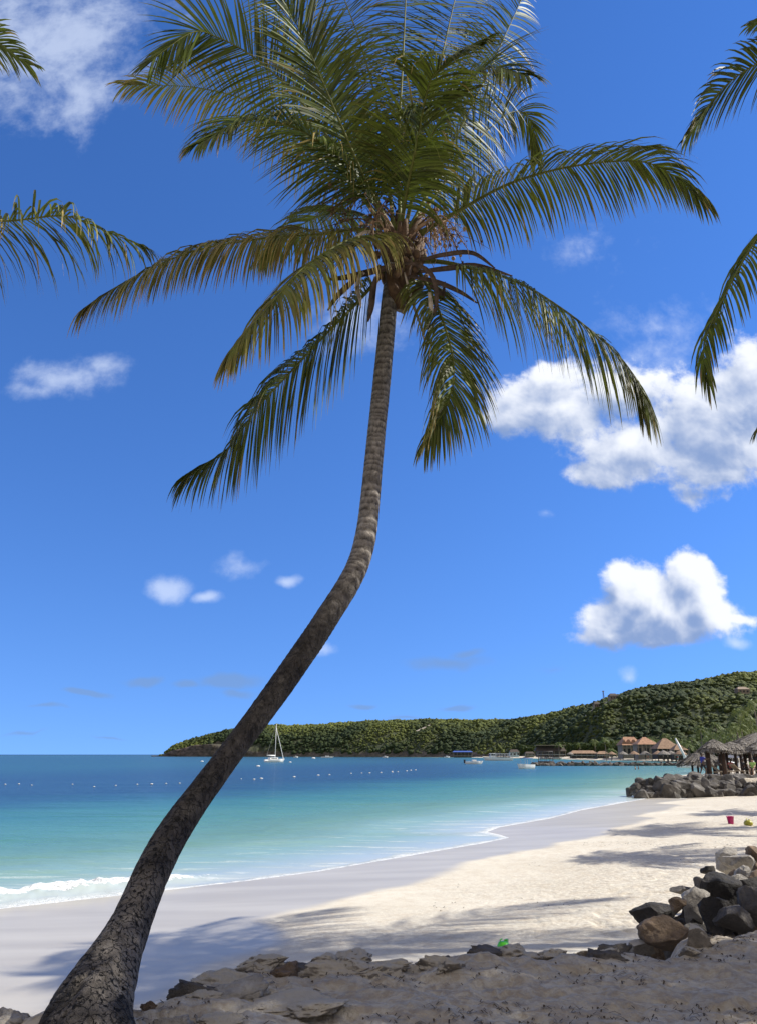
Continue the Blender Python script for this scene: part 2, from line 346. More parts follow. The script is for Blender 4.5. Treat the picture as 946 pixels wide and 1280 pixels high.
# ------------------------------------------------------------------ sun + sky
SUN_EL, SUN_AZ = R(41), R(6)       # azimuth measured from +X, negative = behind the camera
sd = np.array([math.cos(SUN_EL) * math.cos(SUN_AZ), math.cos(SUN_EL) * math.sin(SUN_AZ), math.sin(SUN_EL)])
sl = bpy.data.lights.new('sun', 'SUN'); sl.energy = 5.0; sl.angle = R(.53); sl.color = (1, .955, .87)
so = bpy.data.objects.new('sun', sl); COL.objects.link(so); so.location = (30, -10, 40)
so.rotation_euler = Vector(tuple(sd)).to_track_quat('Z', 'Y').to_euler()
wd = bpy.data.worlds.new('World'); scene.world = wd; wd.use_nodes = True
def build_world():
    t = NT.__new__(NT); t.t = wd.node_tree; t.t.nodes.clear()
    out = t.t.nodes.new('ShaderNodeOutputWorld'); bg = t.t.nodes.new('ShaderNodeBackground')
    sk = t.t.nodes.new('ShaderNodeTexSky'); sk.sky_type = 'NISHITA'; sk.sun_disc = False
    sk.sun_elevation = SUN_EL; sk.sun_rotation = math.pi / 2 - SUN_AZ
    sk.air_density = 1.0; sk.dust_density = .0; sk.ozone_density = 1.6; sk.altitude = 0
    dr = t.n('ShaderNodeTexCoord').outputs['Generated']
    sep = t.n('ShaderNodeSeparateXYZ', i_0=dr)
    zl = t.math('MULTIPLY_ADD', t.math('ABSOLUTE', sep.outputs[2]), .88, .17)
    t.set(sk.inputs['Vector'], t.vm('NORMALIZE', t.n('ShaderNodeCombineXYZ', i_0=sep.outputs[0], i_1=sep.outputs[1], i_2=zl).outputs[0]))
    ysafe = t.math('MAXIMUM', sep.outputs[1], .05)
    U = t.math('DIVIDE', sep.outputs[0], ysafe); V = t.math('DIVIDE', sep.outputs[2], ysafe)
    cb = t.n('ShaderNodeCombineXYZ', i_0=U, i_1=V); P = cb.outputs[0]
    front = t.mr(sep.outputs[1], .1, .25)
    def uv(px, py): d = ray(px, py); return d[0] / d[1], d[2] / d[1]
    def field(P, blobs):
        cur = None
        for (x, y, rx, ry, w) in blobs:
            u, v = uv(x, y); u2, _ = uv(x + rx, y); _, v2 = uv(x, y - ry)
            q = t.vm('MULTIPLY', t.vm('SUBTRACT', P, (u, v, 0)), (1 / (u2 - u), 1 / (v2 - v), 0))
            g = t.math('MULTIPLY_ADD', t.vm('LENGTH', q), -w, w)
            cur = g if cur is None else t.math('SMOOTH_MAX', cur, g, .12)
        return cur
    def warp(P, sc, amt):
        nd = t.t.nodes.new('ShaderNodeTexNoise'); nd.inputs['Scale'].default_value = sc; nd.inputs['Detail'].default_value = 3
        t.t.links.new(P, nd.inputs['Vector'])
        return t.vm('ADD', P, t.vm('MULTIPLY', t.vm('SUBTRACT', nd.outputs['Color'], (.5, .5, .5)), (amt, amt, 0)))
    cum = [(862, 728, 46, 42, 1), (800, 752, 55, 42, 1), (765, 782, 55, 36, .9), (825, 788, 95, 32, 1), (885, 765, 60, 38, .9), (915, 771, 45, 14, .7), (780, 725, 34, 26, .8), (838, 762, 105, 50, 1.15), (812, 742, 62, 44, 1.1), (880, 745, 45, 40, 1), (760, 798, 60, 22, .8),
           (700, 500, 110, 52, .78), (645, 515, 60, 32, .8), (775, 490, 105, 45, .7), (805, 562, 115, 52, .78), (890, 545, 115, 90, .95), (965, 490, 90, 80, 1.05), (740, 590, 60, 24, .7), (905, 592, 90, 26, .8), (700, 475, 60, 30, .8)]
    wis = [(60, 50, 160, 110, .75), (15, 25, 90, 80, .75), (95, 115, 75, 60, .7), (140, 20, 90, 50, .5), (88, 474, 92, 24, .66), (130, 463, 52, 18, .66), (40, 488, 60, 14, .55),
           (215, 737, 38, 26, 1), (262, 749, 22, 12, .8), (297, 706, 38, 20, .6), (360, 723, 18, 11, .8), (405, 813, 22, 14, .7), (445, 400, 80, 60, .5),
           (820, 410, 85, 40, .45), (815, 440, 60, 50, .55), (915, 805, 20, 12, .8), (786, 845, 13, 10, .45), (682, 642, 20, 10, .5), (735, 300, 70, 30, .25)]
    gry = [(110, 864, 36, 6, .8), (178, 849, 34, 7, .7), (285, 850, 60, 13, .8), (232, 853, 26, 7, .7), (300, 865, 30, 8, .6), (560, 832, 70, 13, .6), (580, 822, 30, 9, .6), (570, 881, 32, 5, .7), (450, 881, 22, 5, .7), (60, 886, 34, 4, .5), (30, 915, 40, 3, .4), (140, 918, 40, 3, .4), (505, 896, 36, 4, .5), (690, 835, 30, 8, .3)]
    Pw = warp(P, 9, .045)
    n1 = t.noise(P, 11, 7, .6, .3); n2 = t.noise(P, 32, 5, .62)
    nn = t.math('ADD', t.math('MULTIPLY', t.math('SUBTRACT', n1, .5), 1.15), t.math('MULTIPLY', t.math('SUBTRACT', n2, .5), .6))
    fc = t.math('ADD', field(Pw, cum), nn)
    mc = t.math('MULTIPLY', t.mr(fc, .06, .40, 0., 1., True), .96)
    # sunward sample for self shading of the cloud bodies
    off = t.vm('ADD', P, (.020, .030, 0)); Pw2 = warp(off, 9, .045)
    m1 = t.noise(off, 11, 4, .6, .3)
    fc2 = t.math('ADD', field(Pw2, cum), t.math('MULTIPLY', t.math('SUBTRACT', m1, .5), 1.5))
    lit = t.mr(t.math('SUBTRACT', fc2, t.math('MULTIPLY', fc, .55)), -.25, .62, 1., 0., True)
    ccol = t.mix(lit, (1.9, 2.7, 4.6), (7.2, 7.4, 7.8))
    fw = t.math('ADD', field(Pw, wis), t.math('MULTIPLY', nn, 1.15))
    mw = t.math('MULTIPLY', t.mr(fw, -.02, .85, 0., 1., True), .55)
    fg = t.math('ADD', field(Pw, gry), t.math('MULTIPLY', nn, .45))
    mg = t.math('MULTIPLY', t.mr(fg, .02, .5, 0., 1., True), .62)
    hs = t.n('ShaderNodeHueSaturation', i_Hue=.5, i_Saturation=1.10, i_Value=1.0, i_Color=t.mix(1.0, sk.outputs[0], (.79, .965, 1.39), 'MULTIPLY'))
    c = hs.outputs[0]
    def f(x): return t.math('MULTIPLY', x, front)
    c = t.mix(f(mg), c, (1.5, 2.5, 4.5)); c = t.mix(f(mw), c, (6.0, 6.7, 8.0)); c = t.mix(f(mc), c, ccol)
    # unseen broken cloud behind and overhead, added to whiten the fill light
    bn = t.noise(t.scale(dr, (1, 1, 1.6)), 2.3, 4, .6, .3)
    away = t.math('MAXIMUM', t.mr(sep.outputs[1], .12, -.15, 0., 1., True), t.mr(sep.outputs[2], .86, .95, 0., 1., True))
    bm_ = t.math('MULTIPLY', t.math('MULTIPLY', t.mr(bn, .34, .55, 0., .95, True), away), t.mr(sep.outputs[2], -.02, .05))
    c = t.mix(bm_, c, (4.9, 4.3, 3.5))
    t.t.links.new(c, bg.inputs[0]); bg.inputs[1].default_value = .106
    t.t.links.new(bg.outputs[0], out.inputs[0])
build_world()
scene.view_settings.view_transform = 'Standard'; scene.view_settings.look = 'None'
scene.view_settings.exposure = .42; scene.view_settings.gamma = 1

# ------------------------------------------------------------------ shoreline / terrain
def z0(px, py): p = PZ(px, py, 0.0); return (p[0], p[1])
SHORE = [(-900, -900), (-80, -40), (-30, 6), (-13, 15.5)] + [z0(*q) for q in
        [(0, 1136), (80, 1127), (160, 1118), (230, 1110), (310, 1101), (400, 1089), (470, 1077), (527, 1067), (603, 1054), (636, 1047), (622, 1043), (608, 1040), (624, 1034),
         (687, 1023), (725, 1013), (780, 1003), (815, 997)]] + \
        [(22.0, 58), (22.3, 66), (28.5, 72.5), (50, 120), (80, 185), (102, 230), (128, 290), (142, 345), (128, 392), (118, 445), (120, 520), (122, 620), (110, 740), (90, 850), (10, 960), (-90, 1060), (-210, 1150), (-318, 1225), (-338, 1260), (-250, 1500), (1500, 3000), (1500, -2000)]
def zz(px, py, z): p = PZ(px, py, z); return (p[0], p[1])
TERR = [(-40, -30), (-12, 3.2)] + [zz(x, y, 1.32) for x, y in [(-60, 1262), (60, 1268), (180, 1262), (240, 1248), (290, 1226), (345, 1206), (400, 1204), (440, 1199), (475, 1214), (560, 1211), (620, 1197), (660, 1190), (710, 1193), (770, 1188), (830, 1196), (870, 1176), (946, 1162)]] + \
       [(5.6, 9.2), (7.0, 12), (10, 17), (15, 25), (22, 38), (30, 52), (33, 60), (23.6, 60.8), (23.6, 66.5), (31, 74.5), (54, 121), (84, 188), (108, 232), (134, 292), (150, 345), (137, 396), (127, 447), (130, 520), (133, 620), (122, 740), (100, 860), (1400, 1500), (1400, -1500)]
WETP = [(-40, 2), (-13, 6)] + [zz(x, y, .2) for x, y in [(-60, 1300), (200, 1270), (262, 1222), (330, 1200), (372, 1188), (374, 1170), (345, 1152), (372, 1138), (450, 1121), (520, 1104), (566, 1084), (596, 1071), (655, 1059), (700, 1050), (760, 1040), (800, 1030), (812, 1023), (790, 1018), (835, 1012), (848, 1007), (820, 1002)]] + [(24, 58.5), (23, 61), (-60, 200), (-400, 60)]
def poly_sd(x, y, poly):
    """signed distance, positive inside"""
    x = np.asarray(x, float); y = np.asarray(y, float)
    best = np.full(x.shape, 1e18); ins = np.zeros(x.shape, bool); n = len(poly)
    for i in range(n):
        ax, ay = poly[i]; bx, by = poly[(i + 1) % n]
        dx, dy = bx - ax, by - ay; L = dx * dx + dy * dy + 1e-12
        t = np.clip(((x - ax) * dx + (y - ay) * dy) / L, 0, 1)
        d = (x - ax - t * dx) ** 2 + (y - ay - t * dy) ** 2
        best = np.minimum(best, d)
        if ay != by:
            c = ((ay > y) != (by > y)) & (x < (bx - ax) * (y - ay) / (by - ay) + ax); ins ^= c
    return np.where(ins, 1, -1) * np.sqrt(best)
def shore_s(x, y): return poly_sd(x, y, SHORE)
def land(x, y, s=None, detail=True):
    if s is None: s = shore_s(x, y)
    r = np.hypot(x, y)
    zb = np.where(s < 0, np.maximum(-4, .055 * s), np.where(s < 7, .040 * s, .28 + .035 * (s - 7)))
    zb = np.minimum(zb, .78 + .0 * s)
    und = .018 * fbm(x * .35, y * .35, seed=3) * sstep(2., 8, s)
    zb = zb + und * (r < 120)
    td = poly_sd(x, y, TERR)
    tw = td + .32 * fbm(x * 1.1, y * 1.1, oct=4, seed=9) * (r < 60)
    k = sstep(-.75, .02, tw)
    top = 1.32 + .012 * np.clip(td, 0, 60)
    if detail:
        lump = np.exp(-((td - .25) / .45) ** 2) * (.05 * np.maximum(0, fbm(x * 1.7, y * 1.7, oct=3, seed=21)) * 2.2)
        top = top + (.058 * fbm(x * 2.4, y * 2.4, oct=6, seed=5, gain=.6) - .035 * np.maximum(0, 1 - 5 * np.abs(fbm(x * 1.5, y * 2.6, oct=5, seed=15))) + .020 * fbm(x * 9, y * 9, oct=4, seed=6) + lump) * (r < 80)
        zb = zb + (.012 * fbm(x * 5, y * 5, oct=3, seed=8)) * sstep(6., 10., s) * (r < 80) * trod(x, y)
        pr = np.maximum(0, fbm(x * 3.1, y * 3.1, oct=3, seed=33) - .05) * .10
        zb = zb - pr * trod(x, y) * sstep(6., 10., s) * (r < 60)
    z = zb * (1 - k) + np.maximum(top, zb) * k
    return z
def trod(x, y):
    # footprint-churned dry sand: the upper beach on the right and the terrace
    td = poly_sd(x, y, TERR)
    a = sstep(-11, -3.5, td + 2.5 * fbm(x * .25, y * .25, oct=3, seed=31)) * (np.hypot(x, y) > 12)
    b = sstep(-.9, -.1, td)
    return np.clip(np.maximum(a * .75 * sstep(11, 14, y), b), 0, 1)
def lz(x, y): return float(land(np.array([x]), np.array([y]))[0])

def ground(px, py):
    d = ray(px, py); k = np.geomspace(3, 120, 6000); X_, Y_ = d[0] * k, d[1] * k; Z_ = EYE + d[2] * k; h_ = land(X_, Y_); i = np.argmax(Z_ < h_)
    return np.array([X_[i], Y_[i], h_[i]])
# polar grids, dense where the photo looks
def polar(r, a):
    A, Rr = np.meshgrid(a, r); return Rr * np.sin(A), Rr * np.cos(A)
ang = np.unique(np.concatenate([np.linspace(-math.pi, -R(34), 70), np.linspace(-R(34), R(34), 620), np.linspace(R(34), math.pi, 70)]))
rad = np.concatenate([np.linspace(.05, 3.5, 12), np.geomspace(3.6, 75, 620), np.geomspace(78, 2500, 130)])
X, Y = polar(rad, ang); s = shore_s(X, Y); Z = land(X, Y, s)
wetd = poly_sd(X, Y, WETP); wn = .5 * fbm(X * .4, Y * .4, oct=4, seed=41) * np.clip(Y / 20, .5, 2)
wet = sstep(-.25, .35, wetd + wn)
wet = np.maximum(wet, sstep(1.0, .4, s) * (np.abs(s) < 3))
wet = wet * (poly_sd(X, Y, TERR) < -.5)
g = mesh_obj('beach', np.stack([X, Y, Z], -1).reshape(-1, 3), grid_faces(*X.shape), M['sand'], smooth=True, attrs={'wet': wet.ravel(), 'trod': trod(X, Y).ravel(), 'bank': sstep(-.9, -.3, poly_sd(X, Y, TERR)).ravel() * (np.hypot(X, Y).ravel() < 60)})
tagp(g, kind='structure')

# sea
rad = np.concatenate([np.geomspace(12, 75, 460), np.geomspace(76, 2500, 200), np.geomspace(2600, 22000, 14)])
ang2 = np.unique(np.concatenate([np.linspace(-R(120), -R(34), 30), np.linspace(-R(34), R(34), 620), np.linspace(R(34), R(100), 20)]))
X, Y = polar(rad, ang2); s = shore_s(X, Y)
leftw = sstep(-2.5, -6.5, X) * (np.hypot(X, Y) < 60)
cs = -s
wob = .35 * fbm(X * .45, Y * .45, oct=3, seed=51)
brk = np.exp(-(((cs - 1.25 + wob) / .52) ** 2)) * (.18 + .85 * leftw) * sstep(9, 1, X)
Z = .012 * fbm(X * .8, Y * 1.6, oct=3, seed=52) * sstep(.5, 6, cs) * (np.hypot(X, Y) < 75)
Z = Z + .20 * leftw * brk * (1 + .5 * fbm(X * 3, Y * 3, oct=3, seed=53)) + .05 * np.exp(-((cs - 5.5 + wob * 2) / 1.2) ** 2) * (np.hypot(X, Y) < 60)
stops = np.array([0, 1.5, 4, 8, 14, 22, 32, 42, 75, 100, 140, 260, 600, 1500, 20000.])
cols = np.array([(.45, .66, .90), (.37, .61, .84), (.25, .53, .62), (.155, .40, .38), (.09, .345, .36), (.048, .26, .31), (.018, .125, .22), (.009, .058, .150), (.008, .050, .138), (.010, .075, .160), (.016, .115, .185), (.014, .105, .180), (.012, .090, .16), (.008, .055, .105), (.006, .04, .08)])
ss = cs + 3.5 * fbm(X * .05, Y * .12, oct=4, seed=55) * sstep(3, 25, cs) * 2
wc = np.stack([np.interp(ss, stops, cols[:, k]) for k in range(3)], -1)
bay = sstep(0, 60, X) * sstep(70, 160, Y) * (Y < 1500)
wc = wc * np.array([1.0, .74, .53]) * np.interp(ss, [0, 3, 12, 60], [1.0, .95, .88, 1.])[..., None]
wc = wc * (1 - bay[..., None] * .75) + np.array([.045, .17, .19]) * bay[..., None] * .75
g = mesh_obj('sea', np.stack([X, Y, Z], -1).reshape(-1, 3), grid_faces(*X.shape), M['water'], smooth=True, attrs={'shore': s.ravel(), 'breaker': brk.ravel()}, colors={'water_colour': wc.reshape(-1, 3)})
tagp(g, kind='structure')

# ------------------------------------------------------------------ hills
HX = np.array([190, 205, 215, 240, 280, 340, 400, 470, 540, 590, 620, 650, 680, 720, 760, 800, 850, 900, 946, 1100, 1400])
HTOP = np.array([945, 943.5, 935, 926, 916, 908, 907, 904, 902, 903, 902, 900, 897, 889, 878, 867, 859, 854, 850, 840, 835])
HD0 = np.interp(HX, [190, 205, 400, 560, 640, 700, 760, 850, 946, 1400], [1190, 1185, 1030, 880, 770, 640, 540, 490, 470, 420])
HDR = np.interp(HX, [190, 205, 240, 300, 500, 640, 760, 946, 1400], [15, 20, 60, 110, 160, 210, 270, 330, 330])
def hill_pt(px, t):
    px = np.asarray(px, float); t = np.asarray(t, float)
    d0 = np.interp(px, HX, HD0); dr = np.interp(px, HX, HDR); top = np.interp(px, HX, HTOP)
    D = d0 + dr * t; Dr = d0 + dr
    H = (943 - top) / (F / CH ** 2) * Dr + EYE * (943 - top > 1)   # approx elevation of the ridge
    H = np.maximum(H, .5)
    prof = np.where(t < 1, np.sin(np.clip(t, 0, 1) * math.pi / 2) ** .85, np.clip(1 - (t - 1) * .6, 0, 1))
    clf = sstep(350, 235, px) * sstep(0, .06, t) * .62
    prof = np.where(t < 1, np.maximum(prof, clf), prof)
    x = D * (px - 473) / F * CH; y = D
    gul = fbm(x * .011 + 3, y * .011, oct=4, seed=61); gul2 = fbm(x * .035, y * .035, oct=3, seed=62)
    z = H * prof + (gul * 15 * np.sin(np.clip(t, 0, 1.) * math.pi) + gul2 * 2.5 * sstep(0, .2, t)) * np.clip(H / 45, .1, 1)
    y = y + 7 * fbm(px * .35, z * .12, oct=4, seed=65) * sstep(370, 340, px) * sstep(0, .05, t) * sstep(.5, .3, t)
    z = np.where(t <= 0, -1.0, z + .8 * sstep(0, .02, t))
    return x, y, z
px = np.linspace(190, 1400, 420); tt = np.concatenate([[0], np.linspace(.01, 2.6, 90)])
PXg, Tg = np.meshgrid(px, tt); hx, hy, hz = hill_pt(PXg, Tg)
cliff = sstep(345, 240, PXg + 50 * fbm(hx * .02, hz * .1, seed=63)) * sstep(.42, .28, Tg + .06 * fbm(hx * .03, hy * .03, seed=64)) * (PXg < 370)
cliff = np.maximum(cliff, (Tg < .04) * (PXg < 640) * .8)
g = mesh_obj('hill', np.stack([hx, hy, hz], -1).reshape(-1, 3), grid_faces(*PXg.shape), M['hill'], smooth=True, attrs={'cliff': cliff.ravel()}); tagp(g, kind='structure')

def ico(sub):
    bm = bmesh.new(); bmesh.ops.create_icosphere(bm, subdivisions=sub, radius=1)
    V = np.array([v.co[:] for v in bm.verts]); Fc = np.array([[v.index for v in f.verts] for f in bm.faces]); bm.free(); return V, Fc
I1, I1F = ico(2)
def canopy(n, seed):
    r = np.random.default_rng(seed)
    pxs = 200 + 1000 * r.random(n) ** .9; ts = r.random(n) ** .8 * 1.12
    keep = ~((pxs < 350) & (ts < np.interp(pxs, [200, 300, 350], [.34, .26, .05]) + .06 * r.random(n))) & ~((pxs < 640) & (ts < .03))
    pxs, ts = pxs[keep], ts[keep]; n = len(pxs)
    x, y, z = hill_pt(pxs, ts)
    # the open ledge of the hill road stays bare
    patch = fbm(x * .018, y * .018, oct=3, seed=71)
    size = (.8 + 2.3 * r.random(n) ** 2.4) * np.interp(pxs, [200, 500, 900], [.95, 1.0, .85]) * np.where(patch > .15, .75, 1.1)
    var = []
    for k in range(16):
        d = fbm(I1[:, 0] * 2.6 + k * 7, I1[:, 1] * 2.6, I1[:, 2] * 2.6 + k, oct=3, seed=k + 80, gain=.8)
        var.append(I1 * (1 + 1.0 * d)[:, None])
    var = np.array(var)[r.integers(0, 16, n)]
    a = r.random(n) * 6.28; c, s_ = np.cos(a)[:, None], np.sin(a)[:, None]
    vx = var[:, :, 0] * c - var[:, :, 1] * s_; vy = var[:, :, 0] * s_ + var[:, :, 1] * c; vz = var[:, :, 2]
    hs = (.55 + .45 * r.random(n))[:, None]
    V = np.stack([vx * size[:, None] + x[:, None], vy * size[:, None] + y[:, None], vz * size[:, None] * hs + z[:, None] + size[:, None] * .25], -1).reshape(-1, 3)
    Fc = (I1F[None] + (np.arange(n) * len(I1))[:, None, None]).reshape(-1, 3)
    tint = np.clip(.30 + 1.1 * patch + .55 * (r.random(n) - .5) + .95 * (ts - .5) + .25 * sstep(840, 960, pxs), 0, 1)
    return V, Fc, np.repeat(tint, len(I1))
V, Fc, tint = canopy(37000, 5)
g = mesh_obj('hillside_bush', V, Fc, M['canopy'], smooth=False, attrs={'tint': tint}); tagp(g, 'dense green scrub and low trees covering the whole headland and hill', 'woodland', kind='stuff')

# ------------------------------------------------------------------ palms
def catmull(P, n):
    P = np.array(P, float); m = len(P)
    Q = np.vstack([2 * P[0] - P[1], P, 2 * P[-1] - P[-2]])
    d = np.r_[0, np.cumsum(np.linalg.norm(np.diff(P, axis=0), axis=1))]; u = np.linspace(0, d[-1], n)
    out = []
    for x in u:
        i = min(max(np.searchsorted(d, x, side='right') - 1, 0), m - 2); t = (x - d[i]) / (d[i + 1] - d[i])
        p0, p1, p2, p3 = Q[i:i + 4]
        out.append(.5 * ((2 * p1) + (-p0 + p2) * t + (2 * p0 - 5 * p1 + 4 * p2 - p3) * t * t + (-p0 + 3 * p1 - 3 * p2 + p3) * t ** 3))
    return np.array(out)

def frond_mesh(P, hint, droop=.6, L=1.05, n=95, dry=.1, seed=0, start=.13, width=.036, segs=5, lop=(1., 1.), messy=.16, thick=1.0):
    """leaflet ribbons of one frond and its stem; returns (V,F,tint,dry),(stemV,stemF)"""
    n = int(n * 1.35) if n > 40 else n
    r = np.random.default_rng(seed); C = catmull(P, 60); hint = np.array(hint, float)
    T = np.gradient(C, axis=0); T /= np.linalg.norm(T, axis=1)[:, None]
    V = []; Fc = []; A = []; D = []; G = np.array([0, 0, -1.])
    clump = {1: r.random(14) - .5, -1: r.random(14) - .5}; clump2 = {1: r.random(14) - .5, -1: r.random(14) - .5}
    for side in (1, -1):
        for i in range(n):
            t = start + (1 - start) * (i + .5 * r.random()) / n
            if r.random() < .035: continue
            k = t * 59; k0 = int(min(k, 58)); f = k - k0
            p = C[k0] * (1 - f) + C[k0 + 1] * f; tg = T[k0] * (1 - f) + T[k0 + 1] * f; tg /= np.linalg.norm(tg)
            S = np.cross(tg, hint); S /= np.linalg.norm(S) + 1e-9; N = np.cross(S, tg)
            cl = np.interp(t, np.linspace(0, 1, 14), clump[side]); cl2 = np.interp(t, np.linspace(0, 1, 14), clump2[side])
            al = R(np.interp(t, [0, .3, .7, 1], [78, 62, 48, 14])) + cl * .28 + messy * (r.random() - .5)
            ln = L * np.interp(t, [0, .1, .25, .5, .75, .92, 1], [.45, .7, 1., 1., .82, .55, .38]) * (.86 + .28 * r.random()) * lop[0 if side > 0 else 1]
            d = tg * math.cos(al) + side * S * math.sin(al) + N * ((.22 if droop < .85 else -.02) + .25 * cl2 + messy * (r.random() - .5))
            d /= np.linalg.norm(d)
            dr = droop * (.75 + .5 * r.random() + .5 * cl); tw = (r.random() - .5) * 1.3
            q = p + 0; b = len(V); st = ln / segs
            w0 = width * (.8 + .4 * r.random())
            bl0 = np.cross(d, N); bl0 = bl0 / (np.linalg.norm(bl0) + 1e-9)
            bend = r.random() < .07
            for j in range(segs + 1):
                u = j / segs
                w = w0 * (.55 + .9 * u if u < .3 else .82 * (1 - ((u - .3) / .7) ** 1.6) + .03) * .5
                bl = bl0 - d * bl0.dot(d); bl /= np.linalg.norm(bl) + 1e-9
                nn = np.cross(bl, d); blr = bl * math.cos(tw) + nn * math.sin(tw)
                V.append(q - blr * w); V.append(q + blr * w)
                ti = np.clip(.38 + .5 * cl + .9 * (r.random() - .5), 0, 1); A += [ti, ti]
                dd = np.clip((dry * .55 if dry < .25 else dry) * (.4 + 1.2 * r.random()) * (.5 + u) + (.55 if (bend and u > .5) else 0) + (.35 if u > .92 else 0), 0, 1); D += [dd, dd]
                if j: m = b + 2 * j; Fc.append((m - 2, m - 1, m + 1, m))
                g_ = dr * (.5 + .95 * u) * (2.2 / segs) * (1.8 if bend and u > .35 else 1)
                d = d + G * g_; d /= np.linalg.norm(d); q = q + d * st
    sb = MB(); sr = np.interp(np.linspace(0, 1, 60), [0, .05, .25, .7, 1], [.055, .034, .022, .011, .003]) * thick
    sb.tube(C, sr, 6)
    return (np.array(V), np.array(Fc), A, D), sb

def add_frond(parent, origin, P, hint, label=None, **kw):
    (V, Fc, A, D), sb = frond_mesh(P, hint, **kw)
    fr = mesh_obj('frond', V, Fc, M['frond'], parent, smooth=True, attrs={'tint': A, 'dry': D}, origin=origin)
    st = sb.build('stem', M['rachis'], fr, True, origin=origin)
    if label: fr['label'] = label
    return fr

def trunk_mesh(C, rad_, n=40, flare=None, height=None, rough=1.0, seed=0):
    m = len(C); T = np.gradient(C, axis=0); T /= np.linalg.norm(T, axis=1)[:, None]
    U = np.cross(T, np.array([0, 1, 0.])); U /= np.linalg.norm(U, axis=1)[:, None]; W = np.cross(T, U)
    th = np.arange(n) / n * 2 * math.pi; L = np.r_[0, np.cumsum(np.linalg.norm(np.diff(C, axis=0), axis=1))]; h = L / L[-1]
    ph = L / .095 + 2.6 * fbm(L * 1.7, L * 0, seed=seed, oct=3)
    TH_, PH = np.meshgrid(th, ph); LL = np.meshgrid(th, L)[1]; HH = np.meshgrid(th, h)[1]
    wav = PH + .5 * fbm(np.cos(TH_) * .9, np.sin(TH_) * .9, LL * 1.5, oct=5, seed=seed + 2, gain=.6)
    saw = (wav % 1.0); ring = np.where(saw < .8, saw / .8, (1 - saw) / .2)
    low = sstep(.42, .2, HH)
    irr = fbm(np.cos(TH_) * 2.5, np.sin(TH_) * 2.5, LL * 2.2, oct=5, seed=seed + 3)
    crk = np.abs(fbm(np.cos(TH_) * 3., np.sin(TH_) * 3., LL * 3.0, oct=4, seed=seed + 4))
    rr = rad_[:, None] * (1 + .045 * (ring - .5) * (1 - low) * (.35 + .9 * np.abs(irr) * 1.6) + .012 * (ring - .5) * low + .045 * irr * rough + .13 * irr * sstep(.16, .0, HH) - .06 * np.exp(-(crk / .05) ** 2) * low)
    V = C[:, None] + rr[..., None] * (U[:, None] * np.cos(th)[None, :, None] + W[:, None] * np.sin(th)[None, :, None])
    Fc = grid_faces(m, n, True)
    return V.reshape(-1, 3), Fc, {'height': HH.ravel(), 'ring': ring.ravel()}

